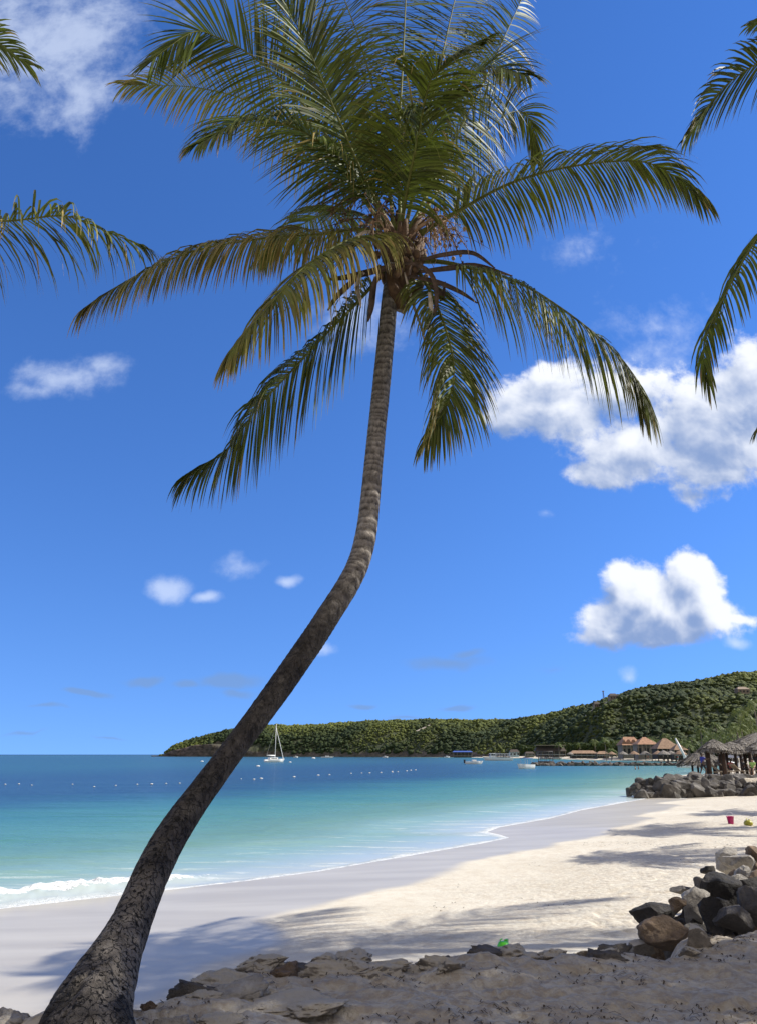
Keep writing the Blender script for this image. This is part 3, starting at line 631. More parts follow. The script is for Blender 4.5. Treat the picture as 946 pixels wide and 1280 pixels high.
def main_palm():
    TR = [  # y, x_left, x_right, depth
        (1345, 10, 190, 5.25), (1310, 32, 176, 5.35), (1280, 49, 171, 5.5), (1249, 64, 175, 5.65), (1217, 91, 178, 5.85), (1185, 118, 183, 6.05), (1154, 137, 194, 6.25), (1122, 151, 203, 6.42), (1090, 162, 218, 6.6), (1058, 177, 231, 6.8),
        (1027, 198, 252, 7.0), (995, 226, 272, 7.2), (963, 251, 294, 7.4), (932, 275, 317, 7.6), (900, 298, 340, 7.8), (857, 333, 377, 8.0), (806, 364, 407, 8.25), (755, 401, 440, 8.45), (730, 420, 455, 8.55), (704, 436, 466, 8.65), (679, 444, 471, 8.75),
        (646, 449, 474, 8.85), (593, 453, 477, 9.0), (539, 460, 481, 9.15), (486, 465, 488, 9.25), (433, 471, 493, 9.35), (380, 475, 495, 9.42), (340, 480, 500, 9.47), (300, 488, 508, 9.5)]
    C = []; rd = []
    for i, (y, a, b, Yd) in enumerate(TR):
        p = PY((a + b) / 2, y, Yd); j, k = max(i - 1, 0), min(i + 1, len(TR) - 1)
        dx = (TR[k][1] + TR[k][2] - TR[j][1] - TR[j][2]) / 2; dy = TR[k][0] - TR[j][0]; cs_ = abs(dy) / math.hypot(dx, dy)
        depth = (p[1] * CH + (p[2] - EYE) * SH); C.append(p); rd.append((b - a) / 2 * cs_ / F * depth)
    C = np.array(C); rd = np.array(rd)
    for _ in range(2): C[1:-1] = C[1:-1] * .5 + (C[:-2] + C[2:]) * .25
    rd[7:19] *= .90; rd[:7] *= .93
    rd[3:-1] = rd[3:-1] * .5 + (rd[2:-2] + rd[4:]) * .25; Cs = catmull(C, 620)
    u = np.r_[0, np.cumsum(np.linalg.norm(np.diff(C, axis=0), axis=1))]; rs = np.interp(np.linspace(0, u[-1], 620), u, np.convolve(np.r_[rd[0], rd, rd[-1]], [.25, .5, .25], 'valid'))
    org = (C[0][0], C[0][1], lz(C[0][0], C[0][1]))
    root = empty('coconut_palm', org, 'tall leaning coconut palm with a bent trunk, rising from the sand at the bottom left', 'palm tree', 'coconut palms around the beach')
    V, Fc, at = trunk_mesh(Cs, rs, 72, seed=3)
    mesh_obj('trunk', V, Fc, M['bark'], root, True, attrs=at, origin=org)
    Y0 = 9.5
    def fr(pts, yo, hint, **kw):
        n = len(pts); ys = np.interp(np.linspace(0, 1, n), np.linspace(0, 1, len(yo)), yo)
        add_frond(root, org, [PY(x, y, Y0 + dy) for (x, y), dy in zip(pts, ys)], hint, **kw)
    fr([(492, 290), (455, 235), (414, 177), (368, 117), (317, 71), (271, 46), (240, 41), (190, 75)], [0, -.5, -1.2], (.2, 1, .35), droop=.30, L=1.25, n=110, seed=1, dry=.10, width=.036)
    fr([(500, 290), (508, 240), (520, 180), (532, 120), (547, 88), (600, 55)], [0, -1.6, -2.6], (.25, -1, .5), droop=.75, L=1.15, n=105, seed=2, dry=.12, width=.034, label='frond arching towards the viewer with leaflets hanging on both sides')
    fr([(497, 290), (510, 220), (535, 140), (551, 74), (568, 0), (592, -90)], [0, .6, 1.2], (-.2, 1, .2), droop=.22, L=1.35, n=105, seed=3)
    fr([(492, 290), (480, 180), (460, 86), (431, 0), (395, -80)], [0, .8, 1.5], (.2, 1, .1), droop=.25, L=1.3, n=105, seed=4)
    fr([(488, 290), (445, 185), (400, 90), (345, 0), (300, -60)], [0, 1.0, 1.3], (.3, 1, .2), droop=.3, L=1.25, n=100, seed=5)
    fr([(490, 290), (450, 210), (385, 60), (340, -30)], [0, -.8, -1.6], (.3, -1, .3), droop=.35, L=1.2, n=95, seed=6)
    fr([(512, 290), (560, 222), (600, 172), (640, 140), (664, 155), (670, 200)], [0, 1.4, 2.4], (0, .5, 1), droop=.8, L=1.1, n=95, seed=7, dry=.16)
    fr([(525, 292), (570, 265), (640, 228), (720, 207), (800, 202), (845, 222), (880, 254)], [0, -.4, -.6], (.1, .25, 1), droop=.95, L=1.2, n=100, seed=8, dry=.2, lop=(1., .8), label='right frond reaching out level with a drooping tip')
    fr([(530, 325), (570, 331), (640, 350), (700, 385), (760, 432), (792, 470), (808, 508)], [0, -.7, -1.2], (.3, -.2, 1), droop=1.15, L=1.35, n=110, seed=9, dry=.22, width=.034, label='pale frond sagging down to the right')
    fr([(513, 325), (535, 360), (556, 410), (567, 462), (558, 508), (532, 552)], [0, -.5, -.4], (.6, -1, .2), droop=.75, L=1.1, n=100, seed=10, dry=.2)
    fr([(490, 330), (470, 352), (440, 385), (410, 415), (370, 458), (322, 510), (286, 560), (234, 594)], [0, -.6, -1.0], (-.35, .3, 1), droop=1.0, L=1.2, n=120, seed=11, dry=.14, lop=(1., 1.), label='frond hanging down to the left beside the trunk')
    fr([(497, 302), (470, 295), (430, 303), (380, 335), (335, 385), (288, 440)], [0, -1.3, -2.0], (-.2, -.5, 1), droop=.95, L=1.25, n=110, seed=12, dry=.3, width=.036, label='yellowing short frond in front on the left')
    fr([(490, 298), (450, 287), (400, 293), (330, 298), (250, 312), (190, 335), (135, 365), (104, 386)], [0, .2, -.3], (0, -.1, 1), droop=1.3, L=1.3, n=130, seed=13, dry=.38, width=.036, lop=(.6, 1.1), label='long left frond with browned leaflets along its top')
    fr([(485, 285), (440, 264), (400, 270), (360, 292), (325, 322)], [0, 1.6, 2.8], (0, 0, 1), droop=.85, L=1.0, n=90, seed=14)
    fr([(510, 290), (560, 190), (605, 100), (635, 35), (660, -20)], [0, .9, 1.5], (-.3, 1, .3), droop=.35, L=1.15, n=100, seed=15)
    fr([(500, 290), (498, 180), (503, 80), (508, -20), (515, -90)], [0, .2, .9], (0, 1, 0), droop=.22, L=1.3, n=100, seed=16)
    fr([(485, 285), (405, 190), (330, 135), (250, 110), (155, 106)], [0, 1.1, 1.8], (.1, .6, 1), droop=.55, L=1.15, n=100, seed=17, dry=.3)
    fr([(505, 290), (530, 190), (570, 120), (610, 85), (660, 95)], [0, -1., -1.9], (-.2, -.8, .5), droop=.6, L=1.1, n=95, seed=18)
    fr([(480, 285), (430, 215), (380, 165), (310, 150), (250, 180)], [0, -1.0, -1.7], (.2, -.5, .9), droop=.65, L=1.15, n=95, seed=19)
    # crown heart: leaf bases, fibres, flower stalks, husks
    hb = MB(); r = np.random.default_rng(4)
    for k in range(30):
        a = r.random() * 6.28; z = r.random(); px_ = 503 + 32 * math.cos(a) * (1 - .3 * z); py_ = 350 - 85 * z + 6 * math.sin(a)
        c = PY(px_, py_, Y0 - .35 * math.sin(a)); c2 = PY(500, py_ + 45, Y0 - .1 * math.sin(a)); mid = (c + c2) / 2 + np.array([.04 * math.cos(a), -.05, .0])
        hb.tube(catmull([c2, mid, c], 6), np.interp(np.linspace(0, 1, 6), [0, .5, 1], [.09, .075, .03]), 7)
    hb.build('leaf_base_fibre', M['fibre'], root, True, origin=org)
    for k in range(15):
        sb = MB(); a = r.random() * 6.28; x0, y0 = 500 + 22 * math.cos(a), 290 + r.integers(-35, 25); dz = -.3 * math.sin(a) - .1
        tipx, tipy = x0 + (28 + 45 * r.random()) * math.cos(a), y0 - 12 + 40 * r.random()
        A_ = PY(x0, y0, Y0 + dz); B_ = PY((x0 + tipx) / 2, y0 - 14, Y0 + dz * 1.6); C_ = PY(tipx, tipy, Y0 + dz * 2.2)
        main = catmull([A_, B_, C_], 10); sb.tube(main, np.linspace(.016, .007, 10), 5)
        for q in range(20):
            p = main[r.integers(2, 10)]; d = r.normal(size=3) * .10; d[2] -= .05
            sb.tube(catmull([p, p + d, p + d * 1.9 + np.array([0, 0, -.05 - .06 * r.random()])], 5), np.linspace(.007, .003, 5), 4)
            if r.random() < .55:
                e = p + d * (1 + r.random() * .9); rr_ = .012 + .02 * r.random()
                sb.add(ico1 * rr_ + e, ico1f)
        sb.build('flower_stalk', M['stalk'] if k % 2 else M['fibre'], root, True, origin=org)
    def husk(pts, w, mat, dz, lab=None):
        P_ = catmull([PY(x, y, Y0 + dz) for x, y in pts], 16); n = 16; T = np.gradient(P_, axis=0); T /= np.linalg.norm(T, axis=1)[:, None]
        S = np.cross(T, (0, 1, .2)); S /= np.linalg.norm(S, axis=1)[:, None]; N = np.cross(S, T); V = []
        for i in range(n):
            u = i / (n - 1); ww = w * (math.sin(math.pi * min(1, u * .85 + .12)) ** .8) * .5 + .004
            for j in range(9):
                a = -1.35 + 2.7 * j / 8; V.append(P_[i] + S[i] * ww * math.sin(a) + N[i] * ww * .7 * math.cos(a))
        o = mesh_obj('dry_husk', V, grid_faces(n, 9), mat, root, True, origin=org)
        md = o.modifiers.new('thick', 'SOLIDIFY'); md.thickness = .006
        if lab: o['label'] = lab
    husk([(500, 330), (520, 330), (540, 345), (545, 380), (533, 412)], 0.062, M['spathe'], -.5)
    husk([(536, 365), (538, 385), (534, 405), (527, 418)], 0.062, M['palehusk'], -.55, 'pale split husk curling down beside the trunk')
    husk([(505, 340), (516, 380), (528, 415), (530, 432)], 0.031, M['palehusk'], -.4, 'pale curled husk strip')
    husk([(525, 325), (555, 318), (590, 316), (618, 335)], 0.068, M['spathe'], -.4)
    husk([(520, 340), (560, 335), (595, 332), (640, 345)], 0.081, M['spathe'], -.3)
    husk([(510, 345), (545, 352), (575, 365), (596, 379)], 0.068, M['spathe'], -.4)
    husk([(470, 345), (466, 365), (464, 385), (460, 402)], 0.081, M['spathe'], -.8)
    husk([(455, 340), (437, 355), (420, 372), (410, 388)], 0.074, M['spathe'], -.8)
    husk([(450, 340), (447, 360), (450, 375), (451, 385)], 0.050, M['palehusk'], -.85)
    husk([(500, 330), (480, 335), (440, 345), (405, 350)], 0.093, M['spathe'], -.5)
    husk([(480, 300), (462, 290), (450, 293), (440, 300)], 0.050, M['palehusk'], -.5)
    husk([(530, 355), (548, 362), (552, 375), (556, 352)], 0.062, M['spathe'], -.2)
    for k in range(14):
        cb_ = MB(); a = r.random() * 6.28
        x0 = 503 + 34 * math.cos(a) + r.integers(-8, 8); y0 = 322 + r.integers(-26, 26)
        c = PY(x0, y0, Y0 - .22 - .22 * abs(math.sin(a))); cb_.add(ico1 * np.array([.055, .055, .07]) + c, ico1f); cb_.build('young_coconut', M['fibre'], root, True, origin=org)
    return root
ico1, ico1f = ico(2)
main_palm()

def side_palm(base, crown, fronds, label, auto=(), n=85, rad0=.24):
    base = np.array([base[0], base[1], lz(base[0], base[1]) - .15]); crown = np.array(crown, float)
    root = empty('coconut_palm', base, label, 'palm tree', 'coconut palms around the beach')
    mid = base * .5 + crown * .5 + np.array([.5, -.2, .3]); C = catmull([base, base * .8 + crown * .2 + np.array([.3, 0, 0]), mid, crown], 200)
    rs = np.interp(np.linspace(0, 1, 200), [0, .06, .2, 1], [rad0 * 1.4, rad0, rad0 * .75, .11])
    V, Fc, at = trunk_mesh(C, rs, 28, seed=11); mesh_obj('trunk', V, Fc, M['bark'], root, True, attrs=at, origin=base)
    for k, (pts, hint, kw) in enumerate(fronds): add_frond(root, base, [crown] + [np.array(p) for p in pts], hint, seed=200 + k + int(abs(crown[0]) * 7), **kw)
    for k, (az, el, ln) in enumerate(auto):
        d = np.array([math.cos(R(az)), math.sin(R(az)), 0]); P = [crown]
        for u in (.25, .5, .75, 1.): P.append(crown + d * ln * math.cos(R(el)) * u * (1 - .12 * u) + np.array([0, 0, ln * (math.sin(R(el)) * u - .62 * u * u)]))
        add_frond(root, base, P, (0, 0, 1) if el < 60 else (-d[0], -d[1], .2), seed=300 + k + int(abs(crown[0]) * 11), n=n, droop=.7 if el < 50 else .35, L=1.05, dry=.15, width=.045)
    hb = MB(); r = np.random.default_rng(8)
    for k in range(20):
        a = r.random() * 6.28; hb.tube(catmull([crown + np.array([0, 0, -.5]), crown + np.array([.18 * math.cos(a), .18 * math.sin(a), -.2]), crown + np.array([.12 * math.cos(a), .12 * math.sin(a), .3 * r.random()])], 5), [.09, .08, .06, .04, .03], 6)
    hb.build('leaf_base_fibre', M['fibre'], root, True, origin=base)
    return root
# left palm just outside the frame
lc = PY(-300, 285, 8.2)
side_palm((-8.0, 6.5), lc, [
    ([PY(-190, 250, 8.0), PY(-90, 262, 7.8), PY(0, 276, 7.6), PY(80, 270, 7.5), PY(130, 288, 7.45), PY(190, 312, 7.4)], (0, .2, 1), dict(droop=1.0, L=1.1, n=95, dry=.2, messy=.4, width=.036)),
    ([PY(-220, 120, 8.1), PY(-150, 60, 8.1), PY(-70, 30, 8.0), PY(-20, 42, 8.0), PY(38, 82, 7.9)], (0, .6, 1), dict(droop=.35, L=.95, n=80)),
    ], 'leaning coconut palm left of the frame, only two frond tips reach into view', auto=[(150, 25, 4.2), (190, 40, 4.3), (230, 20, 4.2), (170, 70, 4.2), (250, 50, 4.0), (210, 65, 4.2), (120, 35, 4), (185, 5, 4)])
rc = PY(1235, 265, 8.6)
rpalm = side_palm((7.4, 6.4), rc, [
    ([PY(1090, 100, 8.4), PY(1030, 60, 8.2), PY(970, 68, 8.1), PY(905, 108, 8.0), PY(858, 172, 7.9)], (0, .5, 1), dict(droop=.55, L=1.0, n=90)),
    ([PY(1080, 185, 8.0), PY(1010, 228, 7.7), PY(950, 292, 7.5), PY(905, 370, 7.4), PY(880, 430, 7.3), PY(884, 475, 7.3)], (-.4, -.3, 1), dict(droop=1.0, L=.95, n=95, dry=.12)),
    ([PY(1100, 110, 8.8), PY(1050, 40, 8.8), PY(1000, 10, 8.8), PY(935, 32, 8.8)], (0, .5, 1), dict(droop=.4, L=.7, n=60)),
    ], 'coconut palm right of the frame, two drooping frond tips reach into view', auto=[(-150, 35, 4.0), (-110, 30, 4.2), (-60, 40, 4.2), (-20, 30, 4.3), (20, 25, 4.2), (55, 30, 4.2), (95, 25, 4), (-40, 20, 4), (-90, 20, 4)])
def far_palm_copy(src, x, y, rz, label, sc=1.):
    c = copy_tree(src); c.scale = (sc,) * 3; c.location = (x, y, lz(x, y) - .1); c.rotation_euler = (0, 0, rz); c['label'] = label
side4 = side_palm((17.5, 24.0), (18.5, 24.2, 9.0), [], 'tall coconut palm beyond the right edge whose crown shades the upper beach', auto=[(k * 27 + (k % 3) * 9, 15 + (k * 23) % 60, 4.3) for k in range(14)], n=50)
far_palm_copy(side4, 22.5, 31.5, 2.1, 'second coconut palm beyond the right edge shading the sand behind the bucket')
far_palm_copy(side4, 28.5, 41.0, 4.0, 'third coconut palm beyond the right edge nearest the groyne')
far_palm_copy(side4, 11.8, 12.2, 1.0, 'coconut palm beyond the right edge whose shadow lies across the wet sand', 1.32)

# leafy shade trees
def broadleaf(name, base, h, cr, nleaf, leaf, label=None, group=None, seed=0, mat='leaf', blobs=14, flat=.7, local=False):
    r = np.random.default_rng(seed); base = np.array(base, float)
    root = empty(name, base, label, 'tree', group)
    tb = MB(); top = np.array([0, 0, h * .45]); tb.tube(catmull([(0, 0, -.2), (.03 * h, 0, h * .2), top], 8), np.linspace(h * .045, h * .028, 8), 8)
    cs_ = []
    for k in range(blobs):
        a = k * 2.4 + r.random(); q = (r.random()) ** .6; c = np.array([cr * .72 * q * math.cos(a), cr * .72 * q * math.sin(a), h * .68 + (r.random() - .45) * cr * flat])
        cs_.append((c, cr * (.26 + .24 * r.random()))); tb.tube(catmull([top * .9, top * .5 + c * .5 + np.array([0, 0, -.05 * h]), c], 6), np.linspace(h * .02, h * .005, 6), 5)
    tb.build('trunk', M['wood'], root, True)
    per = nleaf // blobs; V = []; A = []
    for c, rr in cs_:
        d = r.normal(size=(per, 3)); d /= np.linalg.norm(d, axis=1)[:, None]; p = c + d * (rr * (.55 + .5 * r.random(per) ** .6))[:, None] * np.array([1, 1, .8])
        nrm = d + r.normal(size=(per, 3)) * .7; nrm /= np.linalg.norm(nrm, axis=1)[:, None]
        a = np.cross(nrm, r.normal(size=(per, 3))); a /= np.linalg.norm(a, axis=1)[:, None]; b = np.cross(nrm, a); sz = (leaf * (.6 + .8 * r.random(per)))[:, None]
        V.append(np.stack([p - a * sz, p - b * sz * .6, p + a * sz, p + b * sz * .6], 1)); A.append(np.repeat(np.clip(.4 + .25 * r.normal(size=per), 0, 1), 4))
    V = np.concatenate(V).reshape(-1, 3); A = np.concatenate(A)
    mesh_obj('crown', V, np.arange(len(V)).reshape(-1, 4), M[mat], root, False, attrs={'tint': A, 'dry': A * 0})
    return root
broadleaf('sea_grape_tree', (9.7, 7.9, 1.3), 10.4, 2.8, 6200, .085, 'spreading sea grape tree beyond the right edge shading the sandy bank', seed=3, flat=2.1, blobs=24)
broadleaf('sea_grape_tree', (5.6, 1.2, 1.3), 6.0, 2.5, 9000, .11, 'smaller sea grape tree behind the viewer on the right', seed=5)
broadleaf('sea_grape_tree', (13.6, 9.6, 1.3), 6.4, 2.0, 5500, .11, 'sea grape tree beyond the rocks on the right, shading their near faces', seed=8)

# ------------------------------------------------------------------ rocks
ICO = {k: ico(k) for k in (3, 4, 5, 6)}
def rock_verts(sub, dims, seed, planes=14, rough=.07, rz=0, tilt=0, fr=1.6):
    r = np.random.default_rng(seed); V = ICO[sub][0].copy()
    for k in range(planes):
        n = r.normal(size=3); n /= np.linalg.norm(n); d = .42 + .36 * r.random(); ov = np.maximum(V @ n - d, 0); V -= n * (ov * .93)[:, None]
    o = seed * 3.1; nn = fbm(V[:, 0] * fr + o, V[:, 1] * fr, V[:, 2] * fr, oct=6 if sub > 4 else 4, seed=seed, gain=.55)
    V = V * (1 + rough * 2 * nn)[:, None]
    if sub > 4: V = V * (1 + .035 * (1 - 2 * np.abs(fbm(V[:, 0] * 5 + o, V[:, 1] * 5, V[:, 2] * 5, oct=4, seed=seed + 5))))[:, None]
    V = V * (np.array(dims) / 2 / np.maximum(1e-6, (V.max(0) - V.min(0)) / 2))
    Rm = Matrix.Rotation(rz, 3, 'Z') @ Matrix.Rotation(tilt, 3, 'Y'); return V @ np.array(Rm).T
def rock(px, py, z, dims, seed, mat, label, group, rz=0, tilt=0, sub=5, depthY=None, planes=14, rough=.07, name='rock', sink=.2):
    """px,py = where the rock's base meets the ground in the photo"""
    p = PZ(px, py, z) if depthY is None else PY(px, py, depthY)
    V = rock_verts(sub, dims, seed, planes, rough, rz, tilt); V[:, 2] += -V[:, 2].min() - dims[2] * sink
    o = mesh_obj(name, V + p, ICO[sub][1], M[mat], None, False, origin=p); tagp(o, label, 'rock', group); return o
G = 'boulders piled at the edge of the sandy bank'
# (px, base py, base z, (w,d,h), material, label)
near = [
    (836, 1190, 1.12, (.64, .55, .44), 'brownrock', 'round brown boulder at the near left foot of the rock pile', .2, 0, .05),
    (818, 1153, 1.0, (.85, .5, .32), 'darkrock', 'low dark slab pointing left onto the sunlit sand', .1, -.2, .1),
    (868, 1163, 1.1, (.42, .4, .60), 'palerock', 'upright pale boulder with a flat top behind the brown boulder', .9, 0, .05),
    (905, 1148, 1.15, (.72, .6, .64), 'darkrock', 'big dark wedge boulder in the middle of the rock pile', .5, .2, .05),
    (893, 1166, 1.2, (.46, .4, .48), 'darkrock', 'black pointed boulder in front of the big dark wedge', 1.9, 0, .05),
    (922, 1165, 1.25, (.50, .4, .34), 'greyrock', 'grey lumpy boulder at the right, low on the shaded sand', .3, 0, .1),
    (948, 1158, 1.25, (.5, .5, .55), 'greyrock', 'dark grey boulder cut by the right frame edge', 1.3, 0, .1),
    (850, 1164, 1.15, (.24, .22, .20), 'brownrock', 'small brown stone resting on the round brown boulder', .3, 0, -1.15),
    (872, 1188, 1.28, (.34, .3, .32), 'sandrock', 'sandy tan boulder standing at the right foot of the pile', .8, 0, .15),
    (862, 1196, 1.30, (.24, .2, .14), 'sandrock', 'small sand covered stone in front of the tan boulder', .2, 0, .2),
    (880, 1118, .95, (.46, .42, .34), 'greyrock', 'mottled grey boulder at the left shoulder of the pile', .7, 0, .1),
    (852, 1116, .80, (.50, .3, .16), 'greyrock', 'flat grey slab lying on the sunlit sand left of the pile', .2, -.1, .2),
    (886, 1104, .95, (.34, .3, .22), 'darkrock', 'dark square stone on the upper left of the pile', .1, 0, -.55),
    (897, 1110, .95, (.36, .3, .24), 'palerock', 'pale stone with a ragged edge beside the dark square stone', 1.1, 0, -.1),
    (925, 1118, 1.0, (.5, .45, .42), 'brownrock', 'tan topped boulder between the dark wedge and the white rock', .5, 0, .0),
    (950, 1122, 1.1, (.5, .5, .45), 'brownrock', 'brown boulder at the right edge below the white rock', .2, 0, .0),
    (930, 1098, .95, (.85, .6, .48), 'palerock', 'large white limestone boulder at the top of the pile', .4, .1, .0),
    (912, 1094, .90, (.42, .5, .60), 'palerock', 'tall grey white boulder leaning behind the limestone one', 1.2, .15, .0),
    (950, 1085, 1.1, (.6, .5, .46), 'brownrock', 'brown boulder on the skyline of the pile at the right edge', .7, 0, .0),
    (905, 1122, 1.0, (.6, .25, .10), 'greyrock', 'thin grey ledge jutting out under the white rock', .1, .1, -.9),
    (940, 1140, 1.15, (.55, .5, .50), 'darkrock', 'dark boulder wedged right of the big dark wedge', .2, 0, .0),
    (797, 1192, 1.1, (.34, .3, .20), 'sandrock', 'sand dusted stone left of the round brown boulder', .2, 0, .2),
    (806, 1180, 1.05, (.16, .13, .09), 'brownrock', 'small brown pebble left of the rock pile', .2, 0, .2),
]
for k, (x, y, z, d, m, lab, rz, ti, sk) in enumerate(near):
    rock(x, y, z, tuple(q * .80 for q in d), 500 + k, m, lab, G, rz, ti, 5, sink=sk, planes=20, rough=.11)
sm = []
for k in range(8):
    V = rock_verts(4, (1, 1, 1), 1300 + k, 18, .12, fr=2.2); me = bpy.data.meshes.new('rock'); me.from_pydata([tuple(v) for v in V], [], [tuple(f) for f in ICO[4][1]])
    me.materials.append(M[['darkrock', 'greyrock', 'brownrock', 'greyrock', 'darkrock', 'palerock', 'darkrock', 'greyrock'][k]]); sm.append(me)
rq = np.random.default_rng(44)
for k in range(85):
    px_ = 800 + 160 * rq.random() ** .8; top_ = np.interp(px_, [800, 840, 880, 910, 960], [1192, 1150, 1112, 1088, 1075]); bot_ = np.interp(px_, [800, 870, 960], [1198, 1190, 1168])
    w_ = rq.random(); py_ = bot_ + (top_ + 14 - bot_) * w_; yy = 8.75 + (3.6 * w_ + .25) * np.interp(px_, [800, 960], [.35, 1.05]); p = PY(px_, py_, yy)
    o = bpy.data.objects.new('rock', sm[k % 8]); COL.objects.link(o); o.location = tuple(p); q = .16 + .26 * rq.random(); o.scale = (q * 1.3, q, q * .85); o.rotation_euler = tuple(rq.random(3) * 6.28)
    tagp(o, 'smaller stone wedged between the big boulders of the near pile', 'rock', 'smaller stones filling the near rock pile')
# buried stones along the lip of the bank
lip = [
    (718, 1205, 1.22, (.78, .5, .24), 'sandrock', 'long dark grey ledge on the lip of the bank left of the pile'),
    (646, 1206, 1.25, (.60, .45, .22), 'sandrock', 'rounded sandy mound rock on the lip near the green toy'),
    (612, 1204, 1.25, (.30, .25, .12), 'sandrock', 'dark low stone at the left of the sandy mound rock'),
    (760, 1200, 1.2, (.52, .34, .20), 'greyrock', 'dark crusted rock at the right end of the lip ledge'),
    (686, 1203, 1.24, (.34, .26, .10), 'sandrock', 'flat grey stone between the sandy mound and the long ledge'),
    (560, 1215, 1.25, (.3, .2, .08), 'greyrock', 'small dark stone in the middle of the bank lip'),
    (445, 1225, 1.25, (.42, .34, .22), 'sandrock', 'sandy knob rock standing on the lip left of centre'),
    (410, 1226, 1.25, (.62, .34, .20), 'sandrock', 'broad shaded sandstone ledge on the lip left of centre'),
    (357, 1228, 1.27, (.27, .22, .20), 'brownrock', 'rounded brown stone on the bank right of the palm base'),
    (287, 1260, 1.22, (.56, .34, .20), 'palerock', 'white sloping limestone slab right of the palm base'),
    (345, 1262, 1.28, (.75, .5, .12), 'sandrock', 'low pale sand ledge between the white slab and brown stone'),
    (188, 1268, 1.28, (.14, .12, .11), 'brownrock', 'small yellow brown stone touching the palm base'),
    (218, 1284, 1.3, (.34, .2, .12), 'palerock', 'rough pale stone at the bottom edge beside the palm'),
    (270, 1282, 1.3, (.36, .3, .08), 'sandrock', 'flat sandy stone at the bottom edge left of centre'),
    (14, 1282, 1.28, (.28, .2, .10), 'palerock', 'pale flat stone in the bottom left corner'),
    (395, 1268, 1.3, (.5, .4, .09), 'sandrock', 'flat sandstone plate near the bottom left of centre'),
]
for k, (x, y, z, d, m, lab) in enumerate(lip):
    p = PZ(x, y, z); d = tuple(d); rz_ = (k * .7) % .8 - .3
    V = rock_verts(5, d, 700 + k, 16, .24, rz_, ((k % 3) - 1) * .12, 2.6); zb = lz(p[0], p[1]); V[:, 2] += -V[:, 2].min() - d[2] * .35; p = np.array([p[0], p[1], min(zb, z + .02)])
    o = mesh_obj('rock', V + p, ICO[5][1], M[m], None, False, origin=p); tagp(o, lab, 'rock', 'stones half buried in the sandy bank')

rl = np.random.default_rng(91)
for k in range(34):
    px_ = rl.uniform(235, 800); y_e = np.interp(px_, [235, 290, 345, 400, 440, 475, 560, 620, 660, 710, 770, 800], [1250, 1226, 1206, 1204, 1199, 1214, 1211, 1197, 1190, 1193, 1188, 1191]) + rl.uniform(3, 16)
    p = PZ(px_, y_e, 1.27); d = (rl.uniform(.22, .62), rl.uniform(.2, .4), rl.uniform(.10, .20))
    V = rock_verts(5, d, 1500 + k, 16, .26, rl.normal() * .3, rl.normal() * .1, 2.8); V[:, 2] += -V[:, 2].min() - d[2] * .45; p[2] = min(lz(p[0], p[1]), 1.3)
    o = mesh_obj('rock', V + p, ICO[5][1], M['sandrock' if k % 3 else 'greyrock'], None, False, origin=p); tagp(o, 'crusty lump of stone and packed sand on the lip of the bank', 'rock', 'crusty lumps along the lip of the sandy bank')
# mid groyne (60 m away)
rg = np.random.default_rng(12); tmpl = []
for k in range(9): tmpl.append((rock_verts(4, (1, 1, 1), 900 + k, 18, .05), ICO[4][1]))
tm = []
for V, Fc in tmpl:
    me = bpy.data.meshes.new('groyne_boulder'); me.from_pydata([tuple(v) for v in V], [], [tuple(f) for f in Fc]); me.materials.append(M['jetrock']); tm.append(me)
def place_boulder(p, dims, k, label, group, name='groyne_boulder'):
    o = bpy.data.objects.new(name, tm[k % 9]); COL.objects.link(o); o.location = p; o.scale = dims
    o.rotation_euler = (rg.normal() * .35, rg.normal() * .35, rg.random() * 6.28); tagp(o, label, 'rock', group); return o
for k in range(250):
    u = rg.random() ** .85; X0 = 18.6 + 15.5 * u; w = 2.6 if X0 > 20 else 1.2
    row = rg.integers(0, 3); yy = 59.0 + (row * 1.0) + rg.normal() * .35
    hh = [.25, .8, 1.2][row] * np.interp(u, [0, .12, .4, .65, 1], [.25, .9, 1.08, .9, .85]); sz = (.62 + .72 * rg.random()) * (1.05 if row else 1.1) * np.interp(u, [0, .1], [.6, 1])
    if row == 0: sz *= (1.15 if k % 5 == 0 else .8)
    place_boulder((X0, yy, hh * .85), (sz * 1.15, sz * .9, sz * .8), k, 'dark grey boulder heaped in the groyne below the thatched shelters', 'boulders of the groyne')
# far jetty (226 m)
for k in range(150):
    u = k / 149; p = PZ(667 + 215 * u, 957.2, .0); sc = p[1] / 226
    place_boulder((p[0], p[1] + rg.normal() * .8, .12 + .28 * rg.random()), ((1.4 + 1.3 * rg.random()) * sc, 1.5, .75 + .4 * rg.random()), k, 'dark rock in the long low breakwater across the bay', 'rocks of the far breakwater', 'breakwater_rock')

